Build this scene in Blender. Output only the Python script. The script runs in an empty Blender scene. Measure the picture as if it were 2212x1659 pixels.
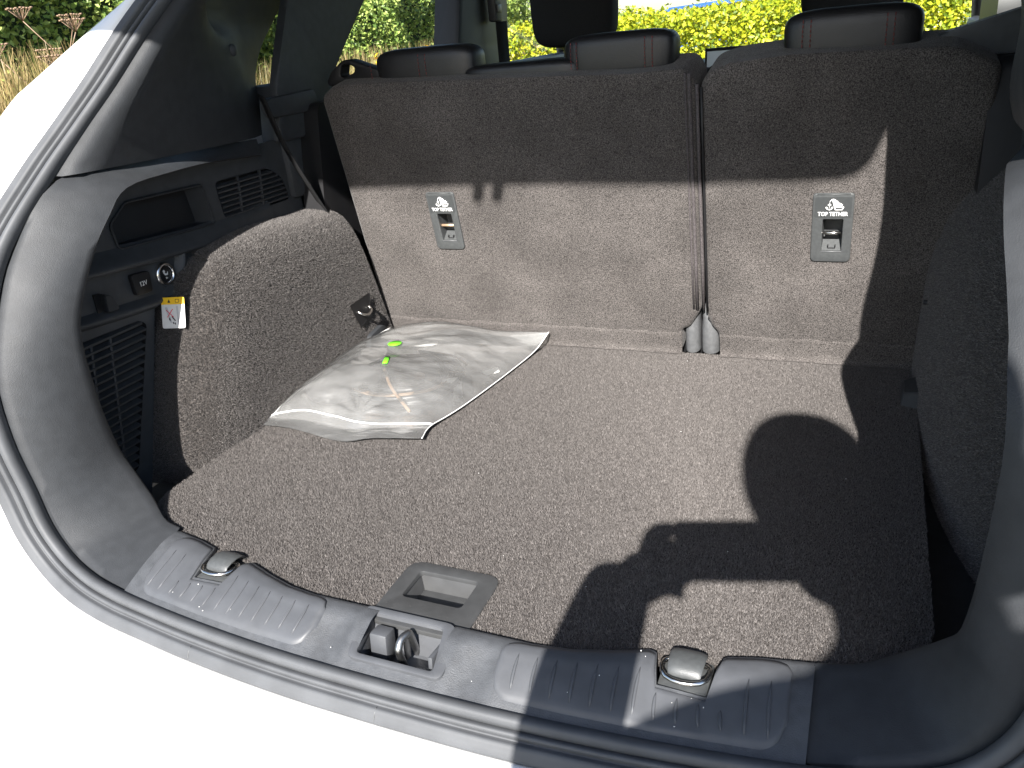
import bpy, bmesh, math, random
from mathutils import Vector, Matrix, noise
R = math.radians
sc = bpy.context.scene
C = sc.collection

# ------------------------------------------------------------------ camera
cam_d = bpy.data.cameras.new("camera")
cam = bpy.data.objects.new("camera", cam_d); C.objects.link(cam)
cam.location = (0.41804, -0.70050, 0.59300)
cam.rotation_euler = (R(65.851), R(5.217), R(22.953))
cam_d.sensor_fit = 'HORIZONTAL'; cam_d.sensor_width = 36.0
cam_d.lens = 36.0 * 1703.79 / 2212.0
cam_d.clip_start = 0.005; cam_d.clip_end = 400
sc.camera = cam
# ------------------------------------------------------------------ light
SUN_DIR = Vector((-0.155, 0.8035, -0.575)).normalized()      # the way the light travels
elev = math.asin(-SUN_DIR.z)
w = bpy.data.worlds.new("World"); sc.world = w; w.use_nodes = True
nt = w.node_tree; nt.nodes.clear()
sky = nt.nodes.new('ShaderNodeTexSky'); sky.sky_type = 'NISHITA'; sky.sun_disc = False
sky.sun_elevation = elev
sky.sun_rotation = math.atan2(-SUN_DIR.x, -SUN_DIR.y)
bg = nt.nodes.new('ShaderNodeBackground'); bg.inputs[1].default_value = 0.085
wo = nt.nodes.new('ShaderNodeOutputWorld')
nt.links.new(sky.outputs[0], bg.inputs[0]); nt.links.new(bg.outputs[0], wo.inputs[0])
sun_d = bpy.data.lights.new("sun", 'SUN'); sun_d.energy = 5.0; sun_d.angle = R(0.53); sun_d.color = (1.0, 0.96, 0.91)
sun = bpy.data.objects.new("sun", sun_d); C.objects.link(sun)
sun.rotation_euler = SUN_DIR.to_track_quat('-Z', 'Y').to_euler(); sun.location = (1, -6, 5)
vs = sc.view_settings
vs.view_transform = 'Standard'; vs.look = 'None'; vs.gamma = 1.0; vs.use_curve_mapping = False
vs.exposure = 1.75
sc.cycles.max_bounces = 8; sc.cycles.transparent_max_bounces = 24

GROUND = -0.72
random.seed(7)

# ------------------------------------------------------------------ materials
def mat(name, col, rough=0.6, metal=0.0, spec=0.5, var=0.0, vscale=40, bump=0.0, bscale=300, coat=0.0, sheen=0.0, emit=None, col2=None, v2=0.0, v2scale=3, lo=0.35, hi=0.65, rvar=0.0, detail=3.0, bdetail=2.0, wave=0.0, wscale=8):
    m = bpy.data.materials.new(name); m.use_nodes = True
    n = m.node_tree; b = n.nodes['Principled BSDF']; L = n.links
    b.inputs['Base Color'].default_value = (*col, 1); b.inputs['Roughness'].default_value = rough
    b.inputs['Metallic'].default_value = metal; b.inputs['Specular IOR Level'].default_value = spec
    if coat: b.inputs['Coat Weight'].default_value = coat; b.inputs['Coat Roughness'].default_value = 0.04
    if sheen: b.inputs['Sheen Weight'].default_value = sheen; b.inputs['Sheen Roughness'].default_value = 0.4
    tc = n.nodes.new('ShaderNodeTexCoord')
    if var or v2:
        last = None
        nz = n.nodes.new('ShaderNodeTexNoise'); nz.inputs['Scale'].default_value = vscale; nz.inputs['Detail'].default_value = detail
        L.new(tc.outputs['Object'], nz.inputs['Vector'])
        mr = n.nodes.new('ShaderNodeMapRange'); mr.inputs[1].default_value = lo; mr.inputs[2].default_value = hi
        mr.inputs[3].default_value = 0; mr.inputs[4].default_value = 1
        L.new(nz.outputs['Fac'], mr.inputs[0])
        mx = n.nodes.new('ShaderNodeMix'); mx.data_type = 'RGBA'
        c2 = col2 or tuple(min(1, c * (1 + var)) for c in col)
        c1 = col if col2 else tuple(c * (1 - var) for c in col)
        mx.inputs[6].default_value = (*c1, 1); mx.inputs[7].default_value = (*c2, 1)
        L.new(mr.outputs[0], mx.inputs[0]); last = mx.outputs[2]
        if v2:
            n2 = n.nodes.new('ShaderNodeTexNoise'); n2.inputs['Scale'].default_value = v2scale; n2.inputs['Detail'].default_value = 4
            L.new(tc.outputs['Object'], n2.inputs['Vector'])
            m2 = n.nodes.new('ShaderNodeMapRange'); m2.inputs[1].default_value = 0.3; m2.inputs[2].default_value = 0.7
            m2.inputs[3].default_value = 1 - v2; m2.inputs[4].default_value = 1 + v2
            L.new(n2.outputs['Fac'], m2.inputs[0])
            vm = n.nodes.new('ShaderNodeVectorMath'); vm.operation = 'SCALE'
            L.new(last, vm.inputs[0]); L.new(m2.outputs[0], vm.inputs['Scale']); last = vm.outputs[0]
        L.new(last, b.inputs['Base Color'])
    if rvar:
        n3 = n.nodes.new('ShaderNodeTexNoise'); n3.inputs['Scale'].default_value = 14; n3.inputs['Detail'].default_value = 5
        L.new(tc.outputs['Object'], n3.inputs['Vector'])
        m3 = n.nodes.new('ShaderNodeMapRange'); m3.inputs[1].default_value = 0.3; m3.inputs[2].default_value = 0.7
        m3.inputs[3].default_value = rough - rvar; m3.inputs[4].default_value = rough + rvar
        L.new(n3.outputs['Fac'], m3.inputs[0]); L.new(m3.outputs[0], b.inputs['Roughness'])
    if bump:
        nb = n.nodes.new('ShaderNodeTexNoise'); nb.inputs['Scale'].default_value = bscale; nb.inputs['Detail'].default_value = bdetail
        L.new(tc.outputs['Object'], nb.inputs['Vector'])
        bp = n.nodes.new('ShaderNodeBump'); bp.inputs['Strength'].default_value = bump; bp.inputs['Distance'].default_value = 0.002
        L.new(nb.outputs['Fac'], bp.inputs['Height']); L.new(bp.outputs['Normal'], b.inputs['Normal'])
        if wave:
            nw = n.nodes.new('ShaderNodeTexNoise'); nw.inputs['Scale'].default_value = wscale; nw.inputs['Detail'].default_value = 2
            L.new(tc.outputs['Object'], nw.inputs['Vector'])
            bw = n.nodes.new('ShaderNodeBump'); bw.inputs['Strength'].default_value = wave; bw.inputs['Distance'].default_value = 0.02
            L.new(nw.outputs['Fac'], bw.inputs['Height']); L.new(bw.outputs['Normal'], bp.inputs['Normal'])
    if emit:
        b.inputs['Emission Color'].default_value = (*emit[0], 1); b.inputs['Emission Strength'].default_value = emit[1]
    return m

M = {}
M['carpet'] = mat('boot_carpet', (0.018, 0.016, 0.015), 0.95, spec=0.15, var=0.5, vscale=560, col2=(0.10, 0.088, 0.08), bump=0.5, bscale=420, sheen=0.12, v2=0.10, v2scale=7, lo=0.34, hi=0.70, detail=4)
M['seat_carpet'] = mat('seat_back_carpet', (0.020, 0.018, 0.017), 0.95, spec=0.15, var=0.5, vscale=620, col2=(0.133, 0.121, 0.114), bump=0.6, bscale=520, sheen=0.12, v2=0.2, v2scale=9, wave=0.5, wscale=9, lo=0.34, hi=0.70, detail=4)
M['fleece'] = mat('side_fleece', (0.014, 0.013, 0.013), 0.95, spec=0.15, var=0.5, vscale=380, col2=(0.10, 0.089, 0.082), bump=0.5, bscale=380, sheen=0.12, v2=0.12, v2scale=11, lo=0.34, hi=0.72, detail=4)
M['trim'] = mat('grained_trim_plastic', (0.028, 0.030, 0.033), 0.55, spec=0.28, var=0.08, vscale=60, bump=0.22, bscale=900, rvar=0.06)
M['sill'] = mat('grained_sill_plastic', (0.052, 0.055, 0.060), 0.52, spec=0.5, var=0.12, vscale=90, bump=0.30, bscale=800, rvar=0.08)
M['sill_smooth'] = mat('smooth_sill_plastic', (0.058, 0.061, 0.067), 0.52, spec=0.5, var=0.10, vscale=35, bump=0.05, bscale=1200, rvar=0.08)
M['trim_lifted'] = mat('shade_lifted_trim', (0.040, 0.043, 0.047), 0.55, spec=0.4, var=0.10, vscale=60, bump=0.15, bscale=900)  # trim grey lightened in the colour so parts in shade still read
M['black'] = mat('black_plastic', (0.010, 0.010, 0.011), 0.5, spec=0.4, var=0.1, vscale=40)
M['rubber'] = mat('seal_rubber', (0.062, 0.065, 0.070), 0.62, spec=0.45, var=0.10, vscale=25, bump=0.04, bscale=700, rvar=0.05)
M['paint'] = mat('white_car_paint', (0.80, 0.80, 0.80), 0.25, spec=0.5, coat=0.6, var=0.01, vscale=3)
M['grey'] = mat('grey_plate_plastic', (0.050, 0.053, 0.054), 0.45, spec=0.5, var=0.10, vscale=200, bump=0.12, bscale=900)
M['panel'] = mat('label_field_plastic', (0.038, 0.041, 0.042), 0.5, spec=0.4, var=0.06, vscale=200)
M['white'] = mat('white_print', (0.66, 0.66, 0.65), 0.6, var=0.02, vscale=90)
M['handle'] = mat('floor_handle_plastic', (0.040, 0.041, 0.042), 0.45, spec=0.45, var=0.08, vscale=60, bump=0.06, bscale=900, rvar=0.06)
M['metal'] = mat('bright_steel', (0.62, 0.60, 0.57), 0.22, metal=1.0, var=0.10, vscale=70)
M['steel'] = mat('dull_steel', (0.30, 0.30, 0.30), 0.38, metal=1.0, var=0.15, vscale=120, rvar=0.08)
M['brass'] = mat('zinc_yellow_steel', (0.70, 0.50, 0.33), 0.4, metal=0.7, var=0.10, vscale=70)
M['chrome'] = mat('satin_chrome', (0.72, 0.72, 0.72), 0.16, metal=1.0, var=0.04, vscale=50)
M['hinge'] = mat('hinge_cover_plastic', (0.085, 0.087, 0.09), 0.45, spec=0.5, var=0.12, vscale=120, bump=0.1, bscale=900)
M['leather'] = mat('black_leather', (0.011, 0.011, 0.012), 0.42, spec=0.45, var=0.12, vscale=60, bump=0.18, bscale=500)
M['fabric'] = mat('black_seat_fabric', (0.009, 0.009, 0.010), 0.85, spec=0.3, var=0.2, vscale=300, bump=0.2, bscale=700)
M['stitch'] = mat('red_stitching', (0.13, 0.022, 0.02), 0.7, var=0.1, vscale=200)
M['binding'] = mat('seat_edge_binding', (0.060, 0.052, 0.053), 0.8, var=0.4, vscale=420, bump=0.4, bscale=700)
M['yellow'] = mat('yellow_print', (0.85, 0.52, 0.02), 0.5, var=0.03, vscale=90)
M['red'] = mat('red_print', (0.70, 0.06, 0.10), 0.5, var=0.03, vscale=90)
M['ink'] = mat('black_print', (0.02, 0.02, 0.03), 0.5, var=0.03, vscale=90)
M['greyink'] = mat('grey_print', (0.45, 0.45, 0.47), 0.5, var=0.03, vscale=90)
M['paper'] = mat('white_paper', (0.78, 0.77, 0.74), 0.7, var=0.03, vscale=60)
M['green'] = mat('green_sticker', (0.16, 0.85, 0.02), 0.5, var=0.04, vscale=60)
M['screen'] = mat('tablet_screen', (0.45, 0.52, 0.55), 0.15, spec=0.6, var=0.05, vscale=8)
M['cable'] = mat('black_cable', (0.018, 0.018, 0.019), 0.4, spec=0.5, var=0.1, vscale=60)
M['tan'] = mat('tan_glint_and_stalk', (0.20, 0.13, 0.08), 0.5, var=0.1, vscale=60)  # also colours the tubes that stand in for cable glints
M['lining'] = mat('dark_headlining', (0.03, 0.03, 0.03), 0.9, var=0.15, vscale=300)
M['dash'] = mat('dashboard_plastic', (0.03, 0.03, 0.033), 0.55, var=0.1, vscale=80, bump=0.1, bscale=700)
M['asphalt'] = mat('asphalt', (0.055, 0.055, 0.057), 0.9, var=0.35, vscale=60, bump=0.4, bscale=120, v2=0.15, v2scale=1.2)
M['turf'] = mat('verge_turf', (0.12, 0.11, 0.045), 0.95, var=0.4, vscale=12, bump=0.5, bscale=60, col2=(0.055, 0.085, 0.022), v2=0.2, v2scale=1)
M['skin'] = mat('skin', (0.55, 0.36, 0.28), 0.55, var=0.05, vscale=40)
M['hair'] = mat('dark_hair', (0.04, 0.03, 0.022), 0.6, var=0.3, vscale=150, bump=0.4, bscale=200)
M['shirt'] = mat('navy_cotton', (0.05, 0.06, 0.09), 0.85, var=0.15, vscale=200, bump=0.2, bscale=500)
M['jeans'] = mat('denim', (0.06, 0.07, 0.11), 0.85, var=0.2, vscale=250, bump=0.2, bscale=500)
M['blue'] = mat('blue_car_paint', (0.03, 0.09, 0.30), 0.25, coat=0.6, var=0.03, vscale=5)
M['silverpaint'] = mat('silver_car_paint', (0.34, 0.38, 0.42), 0.3, coat=0.5, metal=0.3, var=0.03, vscale=5)
M['tyre'] = mat('tyre_rubber', (0.02, 0.02, 0.02), 0.8, var=0.15, vscale=40)
M['lampred'] = mat('tail_lamp_red', (0.35, 0.01, 0.015), 0.12, coat=0.8, var=0.05, vscale=20)
M['bark'] = mat('bark', (0.10, 0.075, 0.05), 0.9, var=0.3, vscale=40, bump=0.6, bscale=60)
M['signwhite'] = mat('white_post_paint', (0.78, 0.79, 0.78), 0.5, var=0.05, vscale=8)

def leafmat(name, c1, c2, c3):
    m = bpy.data.materials.new(name); m.use_nodes = True
    n = m.node_tree; n.nodes.clear(); L = n.links
    out = n.nodes.new('ShaderNodeOutputMaterial'); geo = n.nodes.new('ShaderNodeNewGeometry')
    cr = n.nodes.new('ShaderNodeValToRGB'); e = cr.color_ramp.elements
    e[0].position = 0.0; e[0].color = (*c1, 1); e[1].position = 1.0; e[1].color = (*c3, 1)
    k = e.new(0.5); k.color = (*c2, 1)
    L.new(geo.outputs['Random Per Island'], cr.inputs[0])
    d = n.nodes.new('ShaderNodeBsdfPrincipled'); d.inputs['Roughness'].default_value = 0.45; d.inputs['Specular IOR Level'].default_value = 0.4
    t = n.nodes.new('ShaderNodeBsdfTranslucent'); mx = n.nodes.new('ShaderNodeMixShader'); mx.inputs[0].default_value = 0.3
    L.new(cr.outputs[0], d.inputs['Base Color']); L.new(cr.outputs[0], t.inputs[0])
    L.new(d.outputs[0], mx.inputs[1]); L.new(t.outputs[0], mx.inputs[2]); L.new(mx.outputs[0], out.inputs[0])
    return m
M['leaf_dark'] = leafmat('bramble_leaf', (0.07, 0.13, 0.03), (0.24, 0.34, 0.07), (0.44, 0.50, 0.14))
M['leaf_gold'] = leafmat('golden_hedge_leaf', (0.08, 0.13, 0.010), (0.32, 0.38, 0.016), (0.60, 0.54, 0.03))
M['straw'] = leafmat('dry_grass_blade', (0.26, 0.19, 0.085), (0.38, 0.28, 0.13), (0.22, 0.22, 0.07))
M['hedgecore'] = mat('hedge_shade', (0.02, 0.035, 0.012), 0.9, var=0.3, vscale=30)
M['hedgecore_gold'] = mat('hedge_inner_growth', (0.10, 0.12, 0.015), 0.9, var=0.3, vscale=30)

def glassmat(name, tint, refl=0.06):
    m = bpy.data.materials.new(name); m.use_nodes = True
    n = m.node_tree; n.nodes.clear(); L = n.links
    out = n.nodes.new('ShaderNodeOutputMaterial'); tr = n.nodes.new('ShaderNodeBsdfTransparent'); tr.inputs[0].default_value = (*tint, 1)
    g = n.nodes.new('ShaderNodeBsdfGlossy'); g.inputs['Roughness'].default_value = 0.02
    nz = n.nodes.new('ShaderNodeTexNoise'); nz.inputs['Scale'].default_value = 6
    mr = n.nodes.new('ShaderNodeMapRange'); mr.inputs[3].default_value = refl * 0.6; mr.inputs[4].default_value = refl * 1.4
    L.new(nz.outputs['Fac'], mr.inputs[0])
    mx = n.nodes.new('ShaderNodeMixShader'); L.new(mr.outputs[0], mx.inputs[0])
    L.new(tr.outputs[0], mx.inputs[1]); L.new(g.outputs[0], mx.inputs[2]); L.new(mx.outputs[0], out.inputs[0])
    return m
M['glass'] = glassmat('window_glass', (0.90, 0.93, 0.91)); M['privacy'] = glassmat('tinted_rear_glass', (0.50, 0.52, 0.50))

def filmmat():
    m = bpy.data.materials.new('milky_polythene'); m.use_nodes = True
    n = m.node_tree; n.nodes.clear(); L = n.links
    out = n.nodes.new('ShaderNodeOutputMaterial')
    tr = n.nodes.new('ShaderNodeBsdfTransparent'); tr.inputs[0].default_value = (0.93, 0.94, 0.94, 1)
    p = n.nodes.new('ShaderNodeBsdfPrincipled'); p.inputs['Base Color'].default_value = (0.82, 0.82, 0.81, 1)
    p.inputs['Roughness'].default_value = 0.16; p.inputs['Specular IOR Level'].default_value = 0.9
    t = n.nodes.new('ShaderNodeBsdfTranslucent'); t.inputs[0].default_value = (0.80, 0.80, 0.78, 1)
    m1 = n.nodes.new('ShaderNodeMixShader'); m1.inputs[0].default_value = 0.4
    L.new(p.outputs[0], m1.inputs[1]); L.new(t.outputs[0], m1.inputs[2])
    tc = n.nodes.new('ShaderNodeTexCoord')
    nz = n.nodes.new('ShaderNodeTexNoise'); nz.inputs['Scale'].default_value = 11; nz.inputs['Detail'].default_value = 5
    L.new(tc.outputs['Object'], nz.inputs['Vector'])
    mr = n.nodes.new('ShaderNodeMapRange'); mr.inputs[1].default_value = .3; mr.inputs[2].default_value = .7
    mr.inputs[3].default_value = 0.16; mr.inputs[4].default_value = 0.30; L.new(nz.outputs['Fac'], mr.inputs[0])
    m2 = n.nodes.new('ShaderNodeMixShader'); L.new(mr.outputs[0], m2.inputs[0])
    L.new(tr.outputs[0], m2.inputs[1]); L.new(m1.outputs[0], m2.inputs[2])
    # crumple: facets with sharp creases
    wz = n.nodes.new('ShaderNodeTexNoise'); wz.inputs['Scale'].default_value = 7; L.new(tc.outputs['Object'], wz.inputs['Vector'])
    va = n.nodes.new('ShaderNodeVectorMath'); va.operation = 'MULTIPLY_ADD'; va.inputs[1].default_value = (.10, .10, .10)
    L.new(wz.outputs['Color'], va.inputs[0]); L.new(tc.outputs['Object'], va.inputs[2])
    mp = n.nodes.new('ShaderNodeMapping'); mp.inputs['Rotation'].default_value = (0, 0, .6); mp.inputs['Scale'].default_value = (9, 26, 14)
    L.new(va.outputs[0], mp.inputs[0])
    vo = n.nodes.new('ShaderNodeTexVoronoi'); vo.inputs['Scale'].default_value = 1.0; L.new(mp.outputs[0], vo.inputs['Vector'])
    mp2 = n.nodes.new('ShaderNodeMapping'); mp2.inputs['Rotation'].default_value = (0, 0, -.9); mp2.inputs['Scale'].default_value = (14, 60, 30)
    L.new(va.outputs[0], mp2.inputs[0])
    v2 = n.nodes.new('ShaderNodeTexVoronoi'); v2.inputs['Scale'].default_value = 1.0; L.new(mp2.outputs[0], v2.inputs['Vector'])
    b1 = n.nodes.new('ShaderNodeBump'); b1.inputs["Strength"].default_value = .21; b1.inputs['Distance'].default_value = .012; L.new(vo.outputs['Distance'], b1.inputs['Height'])
    b2 = n.nodes.new('ShaderNodeBump'); b2.inputs['Strength'].default_value = .14; b2.inputs['Distance'].default_value = .005; L.new(v2.outputs['Distance'], b2.inputs['Height']); L.new(b1.outputs[0], b2.inputs['Normal'])
    L.new(b2.outputs[0], p.inputs['Normal'])
    # clear specular coat over everything
    g = n.nodes.new('ShaderNodeBsdfGlossy'); g.inputs['Roughness'].default_value = .18; L.new(b2.outputs[0], g.inputs['Normal'])
    fr = n.nodes.new('ShaderNodeFresnel'); fr.inputs[0].default_value = 1.5; L.new(b2.outputs[0], fr.inputs['Normal'])
    m3 = n.nodes.new('ShaderNodeMixShader'); L.new(fr.outputs[0], m3.inputs[0]); L.new(m2.outputs[0], m3.inputs[1]); L.new(g.outputs[0], m3.inputs[2])
    L.new(m3.outputs[0], out.inputs[0])
    return m
M['film'] = filmmat()

# ------------------------------------------------------------------ helpers
V = Vector
def empty(name, loc=(0, 0, 0), parent=None):
    o = bpy.data.objects.new(name, None); C.objects.link(o); o.location = loc; o.empty_display_size = 0.05
    if parent: o.parent = parent
    return o
def tag(o, label=None, cat=None, group=None, kind=None):
    if label: o['label'] = label
    if cat: o['category'] = cat
    if group: o['group'] = group
    if kind: o['kind'] = kind
    return o
def world_mat(o):
    m = Matrix.LocRotScale(o.location, o.rotation_euler, o.scale)
    return (world_mat(o.parent) @ o.matrix_parent_inverse @ m) if o.parent else m
def add(name, me, m, parent=None, loc=None, rot=None, smooth=True, angle=None, mods=()):
    if m is not None:
        me.materials.append(M[m] if isinstance(m, str) else m)
    if smooth:
        me.polygons.foreach_set('use_smooth', [True] * len(me.polygons))
        if angle is not None:
            me.set_sharp_from_angle(angle=R(angle))
    o = bpy.data.objects.new(name, me); C.objects.link(o)
    if loc is not None: o.location = loc
    if rot is not None: o.rotation_euler = rot
    if parent: o.parent = parent; o.matrix_parent_inverse = world_mat(parent).inverted()
    for kind, kw in mods:
        md = o.modifiers.new(kind.lower(), kind)
        for k, v in kw.items(): setattr(md, k, v)
    return o
def mesh(name, verts, faces, m, parent=None, **kw):
    me = bpy.data.meshes.new(name); me.from_pydata([tuple(v) for v in verts], [], faces); me.validate(); me.update()
    return add(name, me, m, parent, **kw)
def bmobj(name, bm, m, parent=None, normals=True, **kw):
    if normals: bmesh.ops.recalc_face_normals(bm, faces=bm.faces)
    me = bpy.data.meshes.new(name); bm.to_mesh(me); bm.free()
    return add(name, me, m, parent, **kw)
def crom(pts, n):
    """Catmull-Rom through pts, n samples per span"""
    P = [V(p) for p in pts]; out = []
    for i in range(len(P) - 1):
        a = P[i - 1] if i else P[i] * 2 - P[i + 1]; b = P[i]; c = P[i + 1]
        d = P[i + 2] if i + 2 < len(P) else P[i + 1] * 2 - P[i]
        for k in range(n):
            t = k / n
            out.append(0.5 * ((2 * b) + (c - a) * t + (2 * a - 5 * b + 4 * c - d) * t * t + (3 * b - a - 3 * c + d) * t ** 3))
    out.append(P[-1]); return out
def loft(rows, closed_u=False, closed_v=False):
    """rows of equal length -> verts, faces"""
    n = len(rows[0]); vs_ = [p for r in rows for p in r]; f = []
    nr = len(rows)
    for i in range(nr if closed_u else nr - 1):
        for j in range(n if closed_v else n - 1):
            a = i * n + j; b = i * n + (j + 1) % n; c = ((i + 1) % nr) * n + (j + 1) % n; d = ((i + 1) % nr) * n + j
            f.append((a, b, c, d))
    return vs_, f
def bm_box(bm, c, s, rot=None, bevel=0.0, seg=2):
    m4 = Matrix.Translation(V(c)) @ (rot.to_4x4() if rot else Matrix.Identity(4)) @ Matrix.Diagonal((s[0], s[1], s[2], 1))
    r = bmesh.ops.create_cube(bm, size=1.0, matrix=m4)
    if bevel:
        es = list({e for v in r['verts'] for e in v.link_edges})
        bmesh.ops.bevel(bm, geom=es, offset=bevel, segments=seg, affect='EDGES', profile=0.5)
def box(name, c, s, m, parent=None, rot=None, bevel=0.002, seg=2, angle=35, **kw):
    bm = bmesh.new(); bm_box(bm, c, s, rot, bevel, seg)
    return bmobj(name, bm, m, parent, angle=angle, **kw)
def bm_tube(bm, path, r, seg=8, cap=True, closed=False):
    P = [V(p) for p in path]; n = len(P); rr = r if isinstance(r, (list, tuple)) else [r] * n
    rings = []; up = None
    for i in range(n):
        if closed: t = P[(i + 1) % n] - P[i - 1]
        else: t = (P[min(i + 1, n - 1)] - P[max(i - 1, 0)])
        t.normalize()
        if up is None: up = t.orthogonal().normalized()
        up = (up - t * up.dot(t)).normalized(); s = t.cross(up)
        rings.append([bm.verts.new(P[i] + (up * math.cos(a) + s * math.sin(a)) * rr[i]) for a in [2 * math.pi * k / seg for k in range(seg)]])
    for i in range(n if closed else n - 1):
        A = rings[i]; B = rings[(i + 1) % n]
        for k in range(seg): bm.faces.new((A[k], A[(k + 1) % seg], B[(k + 1) % seg], B[k]))
    if cap and not closed:
        bm.faces.new(rings[0][::-1]); bm.faces.new(rings[-1])
def tube(name, path, r, m, parent=None, seg=8, closed=False, **kw):
    bm = bmesh.new(); bm_tube(bm, path, r, seg, True, closed); return bmobj(name, bm, m, parent, **kw)
def slab(name, outer, holes, m, parent=None, depth=0.003, frame=None, bevel=0.0, angle=35, seg=2, **kw):
    """flat plate with holes: 2-D outlines in frame (origin,u,v); front face at the origin plane, body goes back along -n"""
    o_, u, v = frame or (V((0, 0, 0)), V((1, 0, 0)), V((0, 1, 0)))
    nrm = u.cross(v).normalized()
    bm = bmesh.new(); edges = []
    for lp in [outer] + list(holes):
        vv = [bm.verts.new(o_ + u * p[0] + v * p[1]) for p in lp]
        for i in range(len(vv)): edges.append(bm.edges.new((vv[i], vv[(i + 1) % len(vv)])))
    bmesh.ops.triangle_fill(bm, edges=edges, use_beauty=True, use_dissolve=False)
    for f in bm.faces:
        f.normal_update()
        if f.normal.dot(nrm) < 0: f.normal_flip()
    top = list(bm.faces)
    rim = [e for e in bm.edges if len(e.link_faces) == 1]
    r = bmesh.ops.extrude_face_region(bm, geom=top)
    nv = [g for g in r['geom'] if isinstance(g, bmesh.types.BMVert)]
    bmesh.ops.translate(bm, verts=nv, vec=nrm * -depth) if False else None
    for f in top: pass
    newf = [g for g in r['geom'] if isinstance(g, bmesh.types.BMFace)]
    # extruded copy stays in front; push the original back
    ov = {vv for f in top if f.is_valid for vv in f.verts}
    for vv in ov: vv.co -= nrm * depth
    if bevel:
        nvs = set(nv); es = [e for e in bm.edges if e.verts[0] in nvs and e.verts[1] in nvs and len(e.link_faces) == 2 and e.calc_face_angle(0) > 0.8]
        bmesh.ops.bevel(bm, geom=es, offset=bevel, segments=seg, affect='EDGES', profile=0.5)
    return bmobj(name, bm, m, parent, angle=angle, **kw)
def rrect(x0, y0, x1, y1, r, n=4):
    pts = []
    rs = r if isinstance(r, (list, tuple)) else [r] * 4     # bl, br, tr, tl
    for (cx, cy, a0, rr) in ((x0 + rs[0], y0 + rs[0], 180, rs[0]), (x1 - rs[1], y0 + rs[1], 270, rs[1]), (x1 - rs[2], y1 - rs[2], 0, rs[2]), (x0 + rs[3], y1 - rs[3], 90, rs[3])):
        if rr <= 0: pts.append((cx, cy)); continue
        for k in range(n + 1):
            a = R(a0 + 90 * k / n); pts.append((cx + rr * math.cos(a), cy + rr * math.sin(a)))
    return pts
def roundpoly(pts, r, n=4):
    out = []; N = len(pts)
    for i in range(N):
        p = V((*pts[i], 0)); a = V((*pts[i - 1], 0)); b = V((*pts[(i + 1) % N], 0))
        da = (a - p); db = (b - p); rr = min(r, da.length * .45, db.length * .45)
        s = p + da.normalized() * rr; e = p + db.normalized() * rr
        for k in range(n + 1):
            t = k / n; q = s * (1 - t) ** 2 + p * 2 * t * (1 - t) + e * t * t; out.append((q.x, q.y))
    return out
def text(name, body, size, frame, m, parent=None, depth=0.0004, bold=0.0, align='CENTER', sx=1.0):
    cu = bpy.data.curves.new(name, 'FONT'); cu.body = body; cu.size = size; cu.align_x = align; cu.align_y = 'CENTER'
    cu.extrude = depth; cu.offset = bold; cu.resolution_u = 2
    t = bpy.data.objects.new(name, cu); C.objects.link(t)
    me = bpy.data.meshes.new_from_object(t.evaluated_get(bpy.context.evaluated_depsgraph_get()))
    bpy.data.objects.remove(t); bpy.data.curves.remove(cu)
    o_, u, v = frame; n = u.cross(v).normalized()
    for vv in me.vertices:
        p = vv.co; vv.co = o_ + u * p.x * sx + v * p.y + n * p.z
    return add(name, me, m, parent, smooth=False)
def copy_tree(o, parent=None, loc=None):
    c = o.copy(); C.objects.link(c)
    if parent is not None: c.parent = parent
    if loc is not None: c.location = loc
    for ch in list(o.children): copy_tree(ch, c)
    return c
def mirror_pts(pts): return [V((-p[0], p[1], p[2])) for p in pts]

# ================================================================== SETTING
def sheet(name, x0, y0, x1, y1, z, m, n=1):
    return mesh(name, [(x0, y0, z), (x1, y0, z), (x1, y1, z), (x0, y1, z)], [(0, 1, 2, 3)], m, smooth=False)
tag(sheet('ground', -150, -150, 150, 250, GROUND - 0.004, 'turf'), kind='structure')
tag(sheet('widened_asphalt', -2.0, -60, 40, 3.9, GROUND, 'asphalt'), kind='structure')  # unseen stretch behind the car spread wide to cut bounced light
tag(sheet('road', -60, 10.0, 60, 17.0, GROUND, 'asphalt'), kind='structure')

# ================================================================== CAR
car = empty('car', (0, 0, GROUND))
tag(car, 'white car with its tailgate open, showing the dark carpeted boot and folded-up rear seats', 'car')

# ---- aperture curves (left half; the right is its mirror image)
S_pts = [(0, -.197, -.015), (-.10, -.196, -.015), (-.19, -.192, -.015), (-.28, -.185, -.015), (-.36, -.176, -.015), (-.42, -.168, -.014), (-.475, -.158, -.010),
         (-.525, -.146, .004), (-.557, -.139, .040), (-.575, -.132, .090), (-.592, -.127, .165), (-.606, -.110, .245), (-.612, -.075, .318), (-.612, -.026, .390),
         (-.597, .055, .468), (-.580, .114, .522), (-.562, .167, .572), (-.540, .225, .632), (-.508, .310, .715), (-.465, .375, .810), (-.39, .440, .895), (-.26, .472, .930), (0, .482, .940)]
O_off = [(0, -.031, -.027)] * 5 + [(-.006, -.032, -.026), (-.016, -.032, -.022), (-.026, -.030, -.016), (-.034, -.028, -.008), (-.038, -.027, -.003), (-.040, -.026, 0), (-.040, -.024, 0),
         (-.040, -.023, .004), (-.040, -.021, .007), (-.038, -.020, .009), (-.037, -.019, .010), (-.036, -.018, .012), (-.034, -.016, .015), (-.032, -.014, .018), (-.028, -.012, .022), (-.02, -.01, .028), (-.01, -.008, .032), (0, -.006, .034)]
NS = 5
S_l = crom(S_pts, NS)
O_l = crom([tuple(a + b for a, b in zip(p, q)) for p, q in zip(S_pts, O_off)], NS)
S_all = mirror_pts(S_l)[::-1] + S_l[1:]
O_all = mirror_pts(O_l)[::-1] + O_l[1:]
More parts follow.
